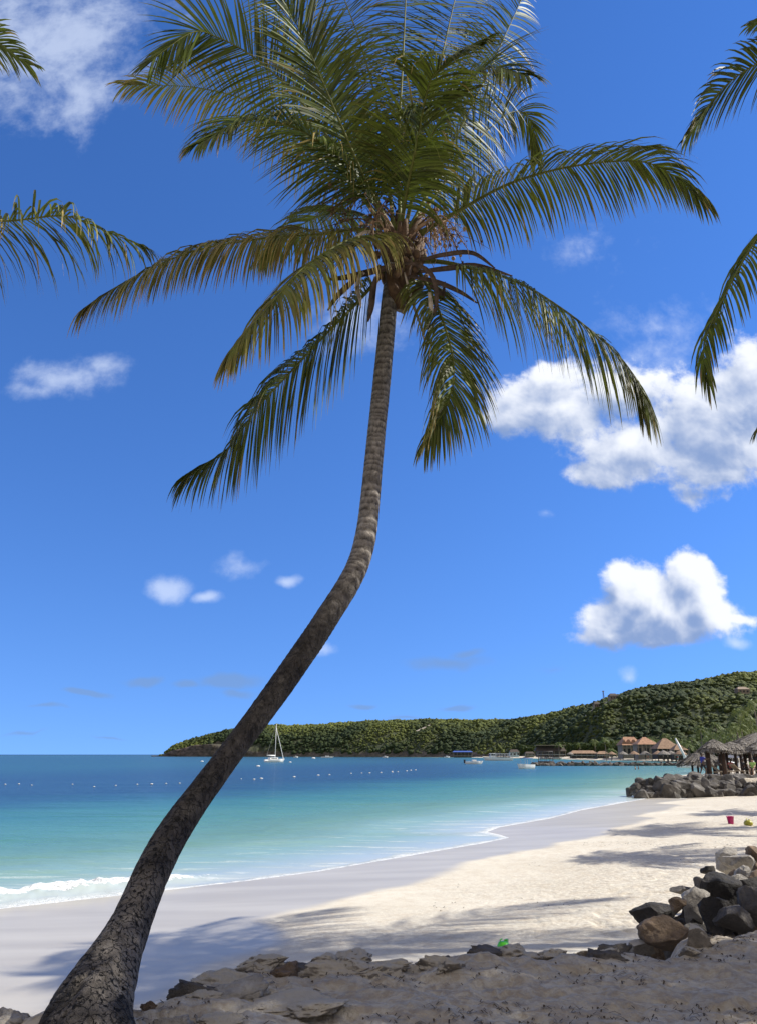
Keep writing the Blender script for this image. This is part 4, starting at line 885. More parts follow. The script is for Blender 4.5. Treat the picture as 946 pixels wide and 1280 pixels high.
# ------------------------------------------------------------------ beach toys, litter
def bucket():
    p = ground(913, 1030); root = empty('toy_bucket', p, 'magenta plastic toy bucket standing on the shaded beach sand', 'bucket')
    b = MB(); b.lathe([(.10, 0), (.105, .01), (.14, .27), (.15, .27), (.15, .285), (.13, .285), (.095, .02)], n=20); b.build('pail', M['pink'], root, True)
    h = MB(); h.tube([(.14 * math.cos(a), 0, .27 + .17 * math.sin(a)) for a in np.linspace(0, math.pi, 12)], .007, 6); h.build('handle', M['whitecloth'], root, True)
bucket()
def toy(px, py, z, mat, s_, name, label):
    p = ground(px, py); root = empty(name, p, label, 'toy', rz=.6)
    b = MB(); b.lathe([(.03 * s_, 0), (.10 * s_, .01 * s_), (.115 * s_, .06 * s_), (.08 * s_, .12 * s_), (.03 * s_, .13 * s_)], n=14); b.build('body', mat, root, True)
    h = MB(); h.box((.09 * s_, .02, .10 * s_), (.10 * s_, .04 * s_, .09 * s_), .4); h.tube([(-.05 * s_, 0, .10 * s_), (-.08 * s_, 0, .16 * s_), (-.03 * s_, 0, .17 * s_)], .012 * s_, 6); h.build('handle', mat, root, True)
toy(629, 1187, .66, M['limeplastic'], .8, 'toy_watering_can', 'small lime green plastic toy on the sunny sand beyond the bank')
toy(935, 1032, .62, M['yellow'], 1.5, 'toy_truck', 'olive yellow plastic beach toy on the sand right of the bucket')
# dry seaweed and twigs
r = np.random.default_rng(77); V = []; Fc = []
def flake(x, y, z, L_, a, w):
    b = len(V); dx, dy = math.cos(a) * L_, math.sin(a) * L_; nx, ny = -math.sin(a) * w, math.cos(a) * w; c = (r.random() - .5) * L_ * .5
    for (q, k_) in ((-.5, 0), (0, 1), (.5, 0)):
        V.append((x + dx * q + nx * c * 0 + nx - (dy * .15 * k_), y + dy * q + ny + dx * .15 * k_, z + .006 + .012 * k_)); V.append((x + dx * q - nx - (dy * .15 * k_), y + dy * q - ny + dx * .15 * k_, z + .006 + .012 * k_))
    Fc.extend([(b, b + 1, b + 3, b + 2), (b + 2, b + 3, b + 5, b + 4)])
xs = r.uniform(-2.5, 5.5, 4500); ys = r.uniform(5.0, 8.4, 4500); td = poly_sd(xs, ys, TERR); k = td > .0; xs, ys = xs[k], ys[k]; zs = land(xs, ys)
dens = fbm(xs * 1.2, ys * 2.2, oct=3, seed=91)
for x, y, z, d in zip(xs, ys, zs, dens):
    if d > -.05 + .3 * r.random(): flake(x, y, z, .02 + .07 * r.random() ** 2, r.normal() * .8, .002 + .005 * r.random())
xs = r.uniform(1, 13, 4500); ys = r.uniform(10, 30, 4500); td = poly_sd(xs, ys, TERR); k = (td < -.8) & (td > -8.5); xs, ys = xs[k], ys[k]; zs = land(xs, ys); dens = fbm(xs * .5, ys * .5, oct=3, seed=92)
for x, y, z, d in zip(xs, ys, zs, dens):
    if d > .1 + .3 * r.random(): flake(x, y, z, .03 + .10 * r.random() ** 2, r.normal() * .6, .003 + .006 * r.random())
o = mesh_obj('beach_litter', V, Fc, M['seaweed']); tagp(o, 'dry seaweed scraps, twigs and leaf bits strewn over the sand', 'seaweed', kind='stuff')

# ------------------------------------------------------------------ people
def skin_mesh(name, pts, edges, radii, mat, parent, sub=1):
    me = bpy.data.meshes.new(name); me.from_pydata(pts, edges, []); o = bpy.data.objects.new(name, me); COL.objects.link(o)
    sk = o.modifiers.new('s', 'SKIN'); sk.use_smooth_shade = True
    for v, rr in zip(me.skin_vertices[0].data, radii): v.radius = rr if isinstance(rr, tuple) else (rr, rr)
    me.skin_vertices[0].data[0].use_root = True
    ss_ = o.modifiers.new('u', 'SUBSURF'); ss_.levels = sub; ss_.render_levels = sub
    dg = bpy.context.evaluated_depsgraph_get(); m2 = bpy.data.meshes.new_from_object(o.evaluated_get(dg)); bpy.data.objects.remove(o)
    m2.materials.clear(); m2.materials.append(mat); m2.name = name
    o = bpy.data.objects.new(name, m2); COL.objects.link(o); o.parent = parent; return o
def person(loc, rz, label, group=None, pose='stand', shirt='navy', shorts='darkcloth', skin='skin', scale=1.0):
    root = empty('person', loc, label, 'person', group, rz); root.scale = (scale,) * 3
    J = dict(pel=(0, 0, .94), sp=(0, .0, 1.12), ch=(0, 0, 1.34), ne=(0, 0, 1.47), hd0=(0, .01, 1.56), hd=(0, .01, 1.66))
    def side(s_):
        if pose == 'lean':
            return [(s_ * .17, .02, 1.40), (s_ * .22, .22, 1.25), (s_ * .17, .46, 1.30), (s_ * .16, .54, 1.33)], [(s_ * .10, 0, .90), (s_ * .13, .05 + .12 * s_, .49), (s_ * .14, -.12 + .16 * s_, .08), (s_ * .15, .04 + .16 * s_, .03)]
        if pose == 'sit':
            return [(s_ * .17, 0, 1.40), (s_ * .23, .10, 1.14), (s_ * .18, .33, 1.08), (s_ * .17, .40, 1.08)], [(s_ * .10, .02, .90), (s_ * .13, .45, .93), (s_ * .13, .50, .50), (s_ * .13, .62, .47)]
        if pose == 'walk':
            return [(s_ * .17, 0, 1.40), (s_ * .23, -.06 * s_, 1.12), (s_ * .24, .14 * -s_, .88), (s_ * .24, .18 * -s_, .80)], [(s_ * .09, 0, .90), (s_ * .10, .16 * s_, .49), (s_ * .10, .22 * s_ - .08, .08), (s_ * .10, .22 * s_ + .06, .03)]
        return [(s_ * .17, 0, 1.40), (s_ * .24, -.02, 1.12), (s_ * .25, .05, .87), (s_ * .25, .07, .79)], [(s_ * .09, 0, .90), (s_ * .11, .02, .49), (s_ * .12, -.02, .08), (s_ * .13, .12, .03)]
    P = [J['pel'], J['sp'], J['ch'], J['ne'], J['hd0'], J['hd']]; E = [(0, 1), (1, 2), (2, 3), (3, 4), (4, 5)]; Rr = [(.14, .10), (.125, .09), (.155, .10), (.055, .055), (.085, .09), (.085, .10)]
    cl, sh = [], []
    for s_ in (1, -1):
        a, l = side(s_); b = len(P); P += a; E += [(2, b), (b, b + 1), (b + 1, b + 2), (b + 2, b + 3)]; Rr += [.055, .042, .030, .032]
        b = len(P); P += l; E += [(0, b), (b, b + 1), (b + 1, b + 2), (b + 2, b + 3)]; Rr += [.085, .058, .040, .038]; cl.append(a); sh.append(l)
    skin_mesh('body', P, E, Rr, M[skin], root, 2)
    Ps = [J['pel'], J['sp'], J['ch'], (0, 0, 1.42)]; Es = [(0, 1), (1, 2), (2, 3)]; Rs = [(.155, .115), (.145, .11), (.17, .12), (.08, .075)]
    for a in cl: b = len(Ps); Ps += [a[0], tuple(np.array(a[0]) * .35 + np.array(a[1]) * .65)]; Es += [(2, b), (b, b + 1)]; Rs += [.075, .062]
    if shirt: skin_mesh('shirt', Ps, Es, Rs, M[shirt], root, 2)
    Ps = [(0, 0, .98), (0, 0, .90)]; Es = [(0, 1)]; Rs = [(.155, .115), (.15, .115)]
    for l in sh: b = len(Ps); Ps += [l[0], tuple(np.array(l[0]) * .2 + np.array(l[1]) * .8)]; Es += [(1, b), (b, b + 1)]; Rs += [.10, .085]
    skin_mesh('shorts', Ps, Es, Rs, M[shorts], root, 2)
    h = MB(); I, IF = ICO[3]; keep = I * np.array([.098, .108, .105]) + np.array([0, -.012, 1.675]); h.add(keep, IF); h.build('hair', M['hair'], root, True)
    f = MB(); f.box((0, .115, 1.63), (.02, .03, .035)); f.build('nose', M[skin], root, True)
    return root
def at(px, D, z=None):
    X0 = D * (px - 473) / F * CH; return np.array([X0, D, lz(X0, D) if z is None else z])

# ------------------------------------------------------------------ thatched shelters on the near terrace
def thatch_cone(c, rx, h, seed, parent, n=26, eave=.35, origin=None):
    r = np.random.default_rng(seed); V = []; Fc = []
    # solid underlay
    prof = [(rx * .98, 0), (rx * .75, h * .34), (rx * .4, h * .72), (.10, h)]
    m = MB(); m.lathe([(rx * .92, -.06)] + prof, n=18)
    for row in range(6):
        f0 = row / 6.2; rr = rx * (1.06 - f0 * 1.0); zz_ = h * np.interp(rr / rx, [0, .4, .75, 1.06], [1, .72, .34, -.02])
        k = int(20 + 46 * rr / rx)
        for j in range(k):
            a = 6.283 * (j + r.random() * .8) / k; ro = rr * (1 + .05 * r.normal()); ri = max(.03, ro - rx * .30); zi = h * np.interp(ri / rx, [0, .4, .75, 1.06], [1, .72, .34, -.02]) + .03
            w = .11 + .07 * r.random(); zo = zz_ - .05 - (.22 * r.random() if row == 0 else .05 * r.random()) + .06; p0 = np.array([ri * math.cos(a), ri * math.sin(a), zi]); p1 = np.array([ro * math.cos(a), ro * math.sin(a), zo + .05]); t_ = np.array([-math.sin(a), math.cos(a), 0]) * w
            b = len(m.v); m.add([p0 - t_ * .6, p0 + t_ * .6, p1 + t_, p1 + t_ * .3 + np.array([0, 0, -.12 * r.random()]), p1 - t_ * .5, p1 - t_ + np.array([0, 0, -.15 * r.random()])], [(0, 1, 2, 3, 4, 5)])
    m.v = [(v[0] + c[0], v[1] + c[1], v[2] + c[2]) for v in m.v]
    return m
def shelter(px, D, rx, ze, h, posts, seed, label, post_r=.16):
    p = at(px, D); root = empty('thatched_shelter', p, label, 'shelter', 'thatched palapas on the beach')
    m = thatch_cone((0, 0, ze), rx, h, seed, root); m.build('thatch_roof', M['thatch'], root)
    for (dx, dy) in posts:
        b = MB(); b.tube([(dx, dy, -.3), (dx, dy, ze * .5), (dx * .98, dy * .98, ze + .15)], [post_r, post_r * .95, post_r * .9], 10); b.build('post', M['post'], root, True)
    b = MB()
    for a in np.arange(4) * 1.57: b.tube([(0, 0, ze + .02), (rx * .85 * math.cos(a + .4), rx * .85 * math.sin(a + .4), ze - .02)], .05, 6)
    b.build('beam', M['post'], root)
shelter(893, 64.5, 1.25, 1.98, .85, [(-.75, -.3), (-.35, .6), (.5, -.3)], 1, 'nearest thatched shelter on thick dark posts behind the groyne', .19)
shelter(876, 74, 2.1, 1.95, 1.25, [(-1.1, -.3), (1.3, .3), (0, 1.2), (.5, -1.2)], 2, 'wide low thatched shelter left of the nearest one', .10)
shelter(914, 69, 1.5, 1.9, .85, [(-1.1, 0), (1.1, 0), (0, 1.1)], 3, 'third thatched shelter just right of the nearest one', .14)
shelter(932, 72, 1.6, 1.95, .95, [(-1.1, -.2), (1.2, 0), (0, 1.2)], 4, 'rightmost thatched shelter at the frame edge', .13)
shelter(952, 68, 1.6, 1.85, .9, [(-1.2, -.2), (1.2, 0), (0, 1.2)], 5, 'thatched shelter mostly outside the right frame edge', .13)
shelter(957, 110, 4.6, 3.0, 1.7, [(-2.4, 0), (2.4, 0), (0, 2.4), (0, -2.4)], 7, 'brown thatched bar roof rising behind the shelters at the right', .13)
p = at(876, 63.5); person(p, -1.35, 'standing person in a blue shirt and dark trousers leaning to a shelter post', pose='lean', shirt='navy', shorts='darkcloth', skin='darkskin', scale=1.02)
def lounger(px, D, rz, label):
    p = at(px, D); root = empty('sun_lounger', p, label, 'sun lounger', 'wooden sun loungers under the shelters', rz)
    b = MB(); b.box((0, -.35, .34), (.62, 1.3, .05)); b.build('seat', M['paletimber'], root)
    b = MB(); b.box((0, .55, .62), (.62, .85, .05), tilt=(R(42), 'X')); b.build('backrest', M['paletimber'], root)
    for sx in (-.28, .28):
        for sy in (-.85, .25): b = MB(); b.box((sx, sy, .16), (.05, .05, .34)); b.build('leg', M['paletimber'], root)
for k, (x, D, rz) in enumerate([(884, 65.2, 1.2), (899, 65.5, 1.5), (912, 66, 1.3), (922, 66.5, 1.9), (945, 66, 1.1)]):
    lounger(x, D, rz, ['weathered lounger beside the person in blue', 'weathered lounger between the nearest posts', 'weathered lounger right of the nearest shelter', 'weathered lounger left of the person in lime green', 'weathered lounger at the right frame edge'][k])
def seated(px, D, rz, label, shirt, skin='skin'):
    p = at(px, D); p[2] -= .42; person(p, rz, label, 'people sitting under the thatched shelters', 'sit', shirt, 'darkcloth', skin)
seated(938, 65.5, 2.4, 'person in a lime green shirt sitting under the right shelters', 'green')
seated(926, 67, -2.2, 'person in dark clothes sitting behind the one in lime green', 'darkcloth', 'darkskin')
seated(911, 68, 2.2, 'person in a red shirt sitting beyond the nearest shelter', 'red', 'darkskin')
p = at(943, 67.5); person(p, 2.6, 'standing person in dark clothes at the far right under the thatch', shirt='darkcloth', skin='darkskin')
def umbrella(px, D, label, r_=1.3, mat='whitecloth', h=2.3):
    p = at(px, D); root = empty('beach_umbrella', p, label, 'umbrella', 'white beach umbrellas')
    b = MB(); n = 8; V = [(0, 0, h + .35)] + [(r_ * math.cos(a), r_ * math.sin(a), h - (.0 if k % 2 else .05)) for k, a in enumerate(np.arange(16) / 16 * 6.283)]
    b.add(V, [(0, k + 1, (k + 1) % 16 + 1) for k in range(16)]); o = b.build('canopy', M[mat], root); o.modifiers.new('t', 'SOLIDIFY').thickness = .02
    b = MB(); b.tube([(0, 0, 0), (0, 0, h + .4)], .025, 6); b.build('pole', M['metal'], root)
umbrella(948, 85, 'white beach umbrella at the right frame edge', 1.5, h=1.9)
umbrella(912, 110, 'white beach umbrella seen between the shelter posts', 2.0, h=1.9)
umbrella(903, 105, 'white beach umbrella left of the one between the posts', 1.6, h=1.9)
umbrella(867, 135, 'white beach umbrella between the mast and the person in blue', 1.9, h=2)
umbrella(876, 140, 'white beach umbrella just behind the head of the person in blue', 1.9, h=2)

# ------------------------------------------------------------------ far shore: buildings, palms, people
def hip_roof(b, w, d, ze, h, ridge):
    V = [(-w / 2, -d / 2, ze), (w / 2, -d / 2, ze), (w / 2, d / 2, ze), (-w / 2, d / 2, ze), (-ridge / 2, 0, ze + h), (ridge / 2, 0, ze + h)]
    b.add(V, [(0, 1, 5, 4), (1, 2, 5), (2, 3, 4, 5), (3, 0, 4), (0, 3, 2, 1)])
def building(px, D, w, d, ze, h, ridge, label, roofm='tile', wallm='wall', name='beach_house', windows=4, gable=0, porch=True, rz=.0, z=None):
    p = at(px, D, z); root = empty(name, p, label, 'building', None, rz)
    b = MB(); b.box((0, d * .1, ze / 2 - .3), (w * .86, d * .7, ze + .6)); b.build('wall', M[wallm], root)
    b = MB(); hip_roof(b, w, d, ze, h, ridge); rf = b.build('roof', M[roofm], root)
    for k in range(gable):
        g_ = MB(); x = -w * .36 + w * .72 * k / max(1, gable - 1); s_ = w * .12; z_ = ze + h * .18
        g_.add([(x - s_, -d * .42, z_), (x + s_, -d * .42, z_), (x, -d * .42, z_ + h * .5), (x - s_, 0, z_), (x + s_, 0, z_), (x, 0, z_ + h * .5)], [(0, 1, 2), (0, 2, 5, 3), (1, 4, 5, 2), (0, 3, 4, 1)]); g_.build('dormer', M[roofm], root)
    for k in range(windows):
        x = -w * .36 + w * .72 * k / max(1, windows - 1); f = MB(); f.box((x, d * .1 - d * .35 - .06, ze * .5), (w * .5 / windows + .12, .10, ze * .42 + .12)); wd_ = f.build('window', M['paletimber'], root)
        g2 = MB(); g2.box((x, d * .1 - d * .35 - .13, ze * .5), (w * .5 / windows, .04, ze * .42)); g2.build('pane', M['opening'], wd_)
    if porch:
        for k in range(6):
            x = -w * .46 + w * .92 * k / 5; q = MB(); q.box((x, -d * .46, ze / 2), (.2, .2, ze)); q.build('porch_post', M['paletimber'], root)
        q = MB(); q.box((0, -d * .46, .95), (w * .92, .1, .12)); q.build('railing', M['whitecloth'], root)
    return root
building(787, 330, 8.6, 9, 4.6, 3.3, 4.5, 'large beach house with tan shingled roof and small gables, left of the group', gable=4, z=2.0)
building(806.5, 305, 8.2, 8, 4.6, 2.7, 1.2, 'middle beach house with a hipped terracotta roof above a verandah', windows=3, z=2.0)
building(832, 285, 8.8, 8, 2.9, 3.6, 1.4, 'low beach pavilion with a tall tan hipped roof, right of the group', 'tanroof', 'darkwall', windows=3, z=2.0)
building(848, 270, 5, 5, 2.6, 2.1, .4, 'small hut with a pointed thatch roof beside the leaning mast', 'tanroof', 'darkwall', 'beach_hut', windows=2, z=1.8)
building(728, 430, 15, 6, 1.9, 1.5, 11, 'long low beach bar with a tan thatched roof', 'tanroof', 'darkwall', 'beach_bar', windows=6, z=1.6)
building(752, 415, 7, 5, 1.6, 1.4, 3, 'small thatched hut between the long beach bar and the beach houses', 'tanroof', 'darkwall', 'beach_hut', windows=2, z=1.6)
b_ = building(687, 520, 20, 8, 3.0, 3.2, 17, 'dark two storey shoreline building with a pale flat roof line', 'darkwall', 'darkwall', 'shore_restaurant', windows=6, z=2.0)
q = MB(); q.box((0, -1, 6.6), (19, 7, .35)); q.build('upper_roof', M['wall'], b_)
b_ = building(577.5, 800, 20, 8, 4.6, 1.2, 17, 'blue roofed jetty building on the far shore', 'blue', 'darkwall', 'jetty_building', windows=6, z=.6)
building(642, 620, 8, 6, 3.2, 2.0, 5, 'small white walled house at the edge of the far trees', 'darkwall', 'whitecloth', windows=3, z=1.5)
building(661, 590, 7, 6, 2.2, 1.2, 5, 'low grey shed beside the shoreline restaurant', 'darkwall', 'wall', 'beach_shed', windows=3, z=1.5)
def hill_building(px, t, w, label, rf='darkwall'):
    x, y, z = [float(q) for q in hill_pt(px, t)]; root = empty('hill_house', (x, y, z + 2.2), label, 'building', 'houses on the hillside')
    b = MB(); b.box((0, 0, 1), (w, 6, 4)); b.build('wall', M['wall'], root); b = MB(); hip_roof(b, w * 1.12, 7, 3.02, 2, w * .6); b.build('roof', M[rf], root)
    for k in range(3): b = MB(); b.box((-w * .3 + w * .3 * k, -3.06, 1.4), (w * .14, .1, 1.4)); b.build('window', M['opening'], root)
hill_building(772, .42, 7, 'small grey house on the hill ledge above the beach houses')
hill_building(750, .42, 5, 'smaller pale house left along the hill ledge')
hill_building(938, .40, 9, 'house with a pale roof high on the right hillside', 'wall')
# hillside tracks
def track(pts, w, label):
    P_ = np.array([[float(q) for q in hill_pt(x, t)] for x, t in pts]); P_ = catmull(P_, 24); V = []
    for p_ in P_: V += [p_ + np.array([0, -w / 2, 1.6]), p_ + np.array([0, w / 2, 2.8])]
    Fc = [(2 * i, 2 * i + 2, 2 * i + 3, 2 * i + 1) for i in range(23)]; n = len(V); V += [v - np.array([0, 0, 2.5]) for v in V]
    Fc += [(2 * i + n, 2 * i + 2 + n, 2 * i + 2, 2 * i) for i in range(23)]
    o = mesh_obj('retaining_wall', V, Fc, M['track']); tagp(o, label, 'wall')
track([(519, .42), (528, .50), (540, .60), (553, .70)], 6, 'pale retaining wall of a track climbing the headland slope')
track([(735, .41), (750, .42), (775, .43), (792, .42)], 4, 'long pale ledge wall across the dark hillside')
def tower():
    x, y, z = [float(q) for q in hill_pt(760, .98)]; root = empty('radio_mast', (x, y, z), 'thin steel radio mast standing on the ridge of the hill', 'mast')
    b = MB(); H = 11
    for sx, sy in ((-.7, -.7), (.7, -.7), (.7, .7), (-.7, .7)): b.tube([(sx, sy, -1), (sx * .45, sy * .45, H)], .16, 4)
    for k in range(8): b.box((0, 0, 1 + k * 1.3), (1.3, 1.3, .12))
    b.build('lattice', M['darkmetal'], root); b = MB(); b.box((0, 0, H), (1.9, 1.9, 1.0)); b.build('antenna_panel', M['metal'], root)
tower()

uml = ['low thatched sunshade below the shingled house', 'thatched sunshade on the sand below the middle house, left', 'thatched sunshade on the sand below the middle house, right', 'thatched sunshade below the tan pavilion, left', 'thatched sunshade below the tan pavilion, right', 'thatched sunshade beside the foot of the leaning mast', 'thatched sunshade left of the long beach bar', 'thatched sunshade between the long bar and the houses', 'dark thatched sunshade closest to the breakwater']
for k, (x, D) in enumerate([(778, 318), (792, 300), (806, 290), (822, 272), (838, 262), (850, 240), (712, 425), (764, 350), (829, 245)]):
    p = at(x, D); p[2] = max(p[2], 1.2); rt = empty('thatch_sunshade', p, uml[k], 'sunshade', 'thatched sunshades on the far beach')
    b = MB(); b.lathe([(2.0, 1.75), (1.95, 1.9), (1.1, 2.5), (.1, 3.0)], n=12); b.build('thatch_roof', M['tanroof'] if k % 2 else M['thatch'], rt)
    b = MB(); b.tube([(0, 0, -.3), (0, 0, 2.6)], .12, 6); b.build('post', M['post'], rt)
# far palms: 4 prototypes
def far_palm(h, seed, lean):
    r = np.random.default_rng(seed); root = empty('far_palm', (0, 0, 0), 'x', 'palm tree', 'palms along the far shore')
    top = np.array([lean, 0, h]); tb = MB(); tb.tube(catmull([(0, 0, -.5), (lean * .2, 0, h * .5), top], 8), np.linspace(.22, .13, 8), 7); tb.build('trunk', M['wood'], root, True)
    V = []; Fc = []; A = []
    for k in range(17):
        az = k * 2.4 + r.random() * .5; el = -20 + 95 * r.random(); ln = 3.0 + .8 * r.random(); d = np.array([math.cos(az), math.sin(az), 0])
        P_ = [top]
        for u in (.33, .66, 1.): P_.append(top + d * ln * math.cos(R(el)) * u + np.array([0, 0, ln * (math.sin(R(el)) * u - .75 * u * u)]))
        (v, f, a, dd), sb = frond_mesh(P_, (0, 0, 1) if abs(el) < 60 else (-d[0], -d[1], .3), droop=.7, L=.9, n=17, seed=seed * 50 + k, width=.14, segs=2)
        b = len(V); V += list(v); Fc += [tuple(int(i) + b for i in q) for q in f]; A += list(np.clip(np.array(a) + .1, 0, 1))
    mesh_obj('crown', V, Fc, M['farfrond'], root, False, attrs={'tint': A, 'dry': np.array(A) * .1}); return root
protos = [far_palm(9.5, 1, .8), far_palm(8.0, 2, -.6), far_palm(11.0, 3, .3), far_palm(6.5, 4, .5)]
fp = [(698, 480, 2), (744, 470, 0), (757, 400, 2), (763, 380, 3), (774, 420, 1), (794, 355, 0), (814, 350, 2), (822, 365, 1), (833, 340, 2), (838, 345, 0), (846, 335, 2), (853, 330, 1), (862, 300, 3), (868, 290, 0), (878, 280, 2), (884, 300, 1), (892, 240, 0), (899, 260, 2), (905, 230, 1), (913, 250, 3), (921, 215, 0), (930, 200, 2), (938, 190, 1), (944, 180, 0), (952, 170, 2), (888, 200, 3), (908, 190, 3), (926, 180, 3), (862, 260, 3), (724, 500, 0)]
lab_fp = ['lone palm left of the shoreline restaurant trees', 'slim palm left of the beach houses', 'tall pale palm left of the shingled beach house', 'short palm beside the tall pale palm', 'palm rising behind the left end of the shingled house', 'palm directly behind the middle beach house', 'tall palm between the middle house and pavilion', 'palm behind the tan hipped pavilion', 'tall palm above the pavilion peak', 'second tall palm above the pavilion', 'tallest palm left of the leaning mast', 'palm just right of the leaning mast tip', 'short bushy palm right of the leaning mast', 'palm above the wide low thatch', 'tall palm over the person in blue', 'palm left above the nearest shelter', 'palm right above the nearest shelter', 'tall palm behind the third shelter', 'palm behind the gap of third and rightmost shelter', 'short bushy palm behind the third shelter', 'palm above the brown bar roof, left side', 'tall palm above the brown bar roof', 'palm at the right above the bar roof', 'palm near the right frame edge', 'palm cut by the right frame edge', 'short palm low behind the nearest shelter', 'short palm low behind the third shelter', 'short palm low behind the bar roof', 'short palm behind the beach umbrellas', 'palm behind the long beach bar']
used = set()
for k, (x, D, q) in enumerate(fp):
    o = protos[q] if q not in used else copy_tree(protos[q]); used.add(q)
    p = at(x, D); o.location = tuple(p); o.rotation_euler = (0, 0, (k * 1.7) % 6.28); sc = .9 + .25 * ((k * 37) % 10) / 10; o.scale = (sc,) * 3; o['label'] = lab_fp[k]
# broadleaf belt along the foot of the hill
bp = [broadleaf('shore_tree', (0, 0, 0), 8, 4.4, 2600, .45, 'x', 'trees along the foot of the hill', seed=60 + k) for k in range(4)]
rb = np.random.default_rng(15); used = set(); kk = 0
places = []
for k in range(95):
    px_ = 650 + 330 * ((k + rb.random()) / 95) ** .9; D = np.interp(px_, [560, 640, 700, 760, 850, 946], [880, 720, 560, 440, 330, 225]) * (1 + .16 * rb.random()); places.append((px_, D))
for k, (px_, D) in enumerate(places):
    q = k % 4; o = bp[q] if q not in used else copy_tree(bp[q]); used.add(q); p = at(px_, D); o.location = tuple(p); sc = (.75 + .5 * rb.random()) * np.interp(D, [225, 500, 800], [.72, 1, 1.1]); o.scale = (sc * 1.15, sc * 1.1, sc); o.rotation_euler = (0, 0, rb.random() * 6.28)
    o['label'] = 'dark leafy tree in the belt behind the far beach'
# people on the far beach
pl = [(755, 385, 'red', 'walk', 'walking person in red at the left of the far beach'), (759, 385, 'darkcloth', 'walk', 'walking person in dark clothes beside the one in red'), (776, 400, 'teal', 'stand', 'person in teal standing below the shingled house'), (806, 300, 'darkcloth', 'stand', 'person in dark clothes left of the pair near the breakwater'), (809, 300, 'red', 'walk', 'person in red beside the pair near the breakwater'), (818, 290, 'whitecloth', 'stand', 'person in white below the middle house'), (838, 270, 'darkcloth', 'walk', 'person in dark clothes below the pavilion'), (846, 255, 'red', 'stand', 'person in red near the foot of the leaning mast'), (846.5, 262, 'teal', 'stand', 'person in teal near the foot of the leaning mast'), (828, 300, 'navy', 'walk', 'person in blue walking below the pavilion'), (856, 205, 'red', 'walk', 'person in red between the mast and the wide shelter')]
for (x, D, sh, po, lab) in pl: p = at(x, D); p[2] = max(p[2], .9); person(p, x % 3, lab, 'people on the far beach', po, sh, 'darkcloth' if x % 2 else 'teal')
for (x, lab) in ((793.5, 'bather standing waist deep in the water, left of two'), (797.5, 'bather standing waist deep in the water, right of two')):
    p = PZ(x, 962, 0); p[2] = -.95; person(p, 1., lab, 'bathers in the bay', 'stand', None if x < 795 else 'darkcloth', 'darkcloth')

# ------------------------------------------------------------------ boats
def hull(L, B, H, n=16, bow=.35, tr=.8):
    """bow toward +X; returns verts/faces of an open-topped hull with deck"""
    V = []; m = 9
    for i in range(n):
        u = i / (n - 1); w = B / 2 * (tr + (1 - tr) * min(1, u / .35)) * (1 - max(0, (u - (1 - bow)) / bow) ** 2.0) + .01; sheer = H * (1 + .28 * u * u); k = -.25 * H * (1 - max(0, (u - .6) / .4) ** 2)
        for j in range(m):
            a = -1 + 2 * j / (m - 1); y = w * math.copysign(abs(a) ** .6, a); z = k + (sheer - k) * abs(a) ** 2.2; V.append((L * (u - .5) + (.08 * L * (z / H) if u > .9 else 0), y, z))
    Fc = [tuple(q) for q in grid_faces(n, m)]; Fc.append(tuple(range(m)))
    for i in range(n - 1): Fc.append((i * m, (i + 1) * m, (i + 1) * m + m - 1, i * m + m - 1))
    return V, Fc
def boat(name, px, py, L, B, H, rz, label, cat='boat'):
    p = PZ(px, py, 0); p[2] = .02; root = empty(name, p, label, cat, None, rz); b = MB(); V, Fc = hull(L, B, H); b.add(V, Fc); b.build('hull', M['white'], root, False); return root
rt = boat('sailing_catamaran', 343, 952.5, 8.5, 3.2, 1.0, R(38), 'white sailing boat at anchor with a tall bare mast', 'sailboat')
b = MB(); b.box((-.6, 0, 1.35), (3.6, 2.2, .8)); cb_ = b.build('cabin', M['white'], rt)
b = MB(); b.box((-.6, -1.12, 1.42), (2.8, .05, .28)); b.box((-.6, 1.12, 1.42), (2.8, .05, .28)); b.build('window', M['glass'], cb_)
b = MB(); b.tube([(.4, 0, 1), (.4, 0, 15.2)], [.13, .10], 8); b.build('mast', M['white'], rt, True)
b = MB(); b.tube([(.4, 0, 2.5), (-3.4, 0, 2.6)], .22, 8); b.build('boom', M['whitecloth'], rt, True)
b = MB(); b.tube([(.4, 0, 13.8), (4.4, 0, 1.3)], [.06, .16], 6); b.build('furled_jib', M['white'], rt, True)
b = MB(); b.tube([(.4, 0, 15.), (-4.1, 0, 1.1)], .035, 4); b.build('backstay', M['metal'], rt)
b = MB(); b.box((-4.4, -.9, .7), (1.6, .9, .5)); b.build('stern_step', M['white'], rt)
rt = boat('ferry_boat', 623, 950.6, 14.5, 3.8, 1.4, math.pi + .12, 'long white tour boat with a covered passenger deck', 'boat')
b = MB(); b.box((-1.2, 0, 3.3), (9.6, 3.6, .22)); b.build('roof', M['white'], rt)
for k in range(7):
    for sy in (-1.6, 1.6): b = MB(); b.box((-5.6 + k * 1.45, sy, 2.3), (.14, .1, 1.9)); b.build('roof_post', M['white'], rt)
b = MB(); b.box((3.4, 0, 2.5), (2.6, 3.0, 2.1)); c_ = b.build('wheelhouse', M['white'], rt); b = MB(); b.box((3.4, 1.53, 2.8), (2.0, .05, .8)); b.box((3.4, -1.53, 2.8), (2.0, .05, .8)); b.box((4.73, 0, 2.8), (.05, 2.4, .8)); b.build('window', M['glass'], c_)
b = MB(); b.box((-1.5, 0, 1.7), (8.6, 2.6, .5)); b.build('bench_seats', M['darkcloth'], rt)
rt = boat('motor_boat', 591, 955, 5.6, 1.9, .75, .15, 'small white open motor boat floating left of the tour boat')
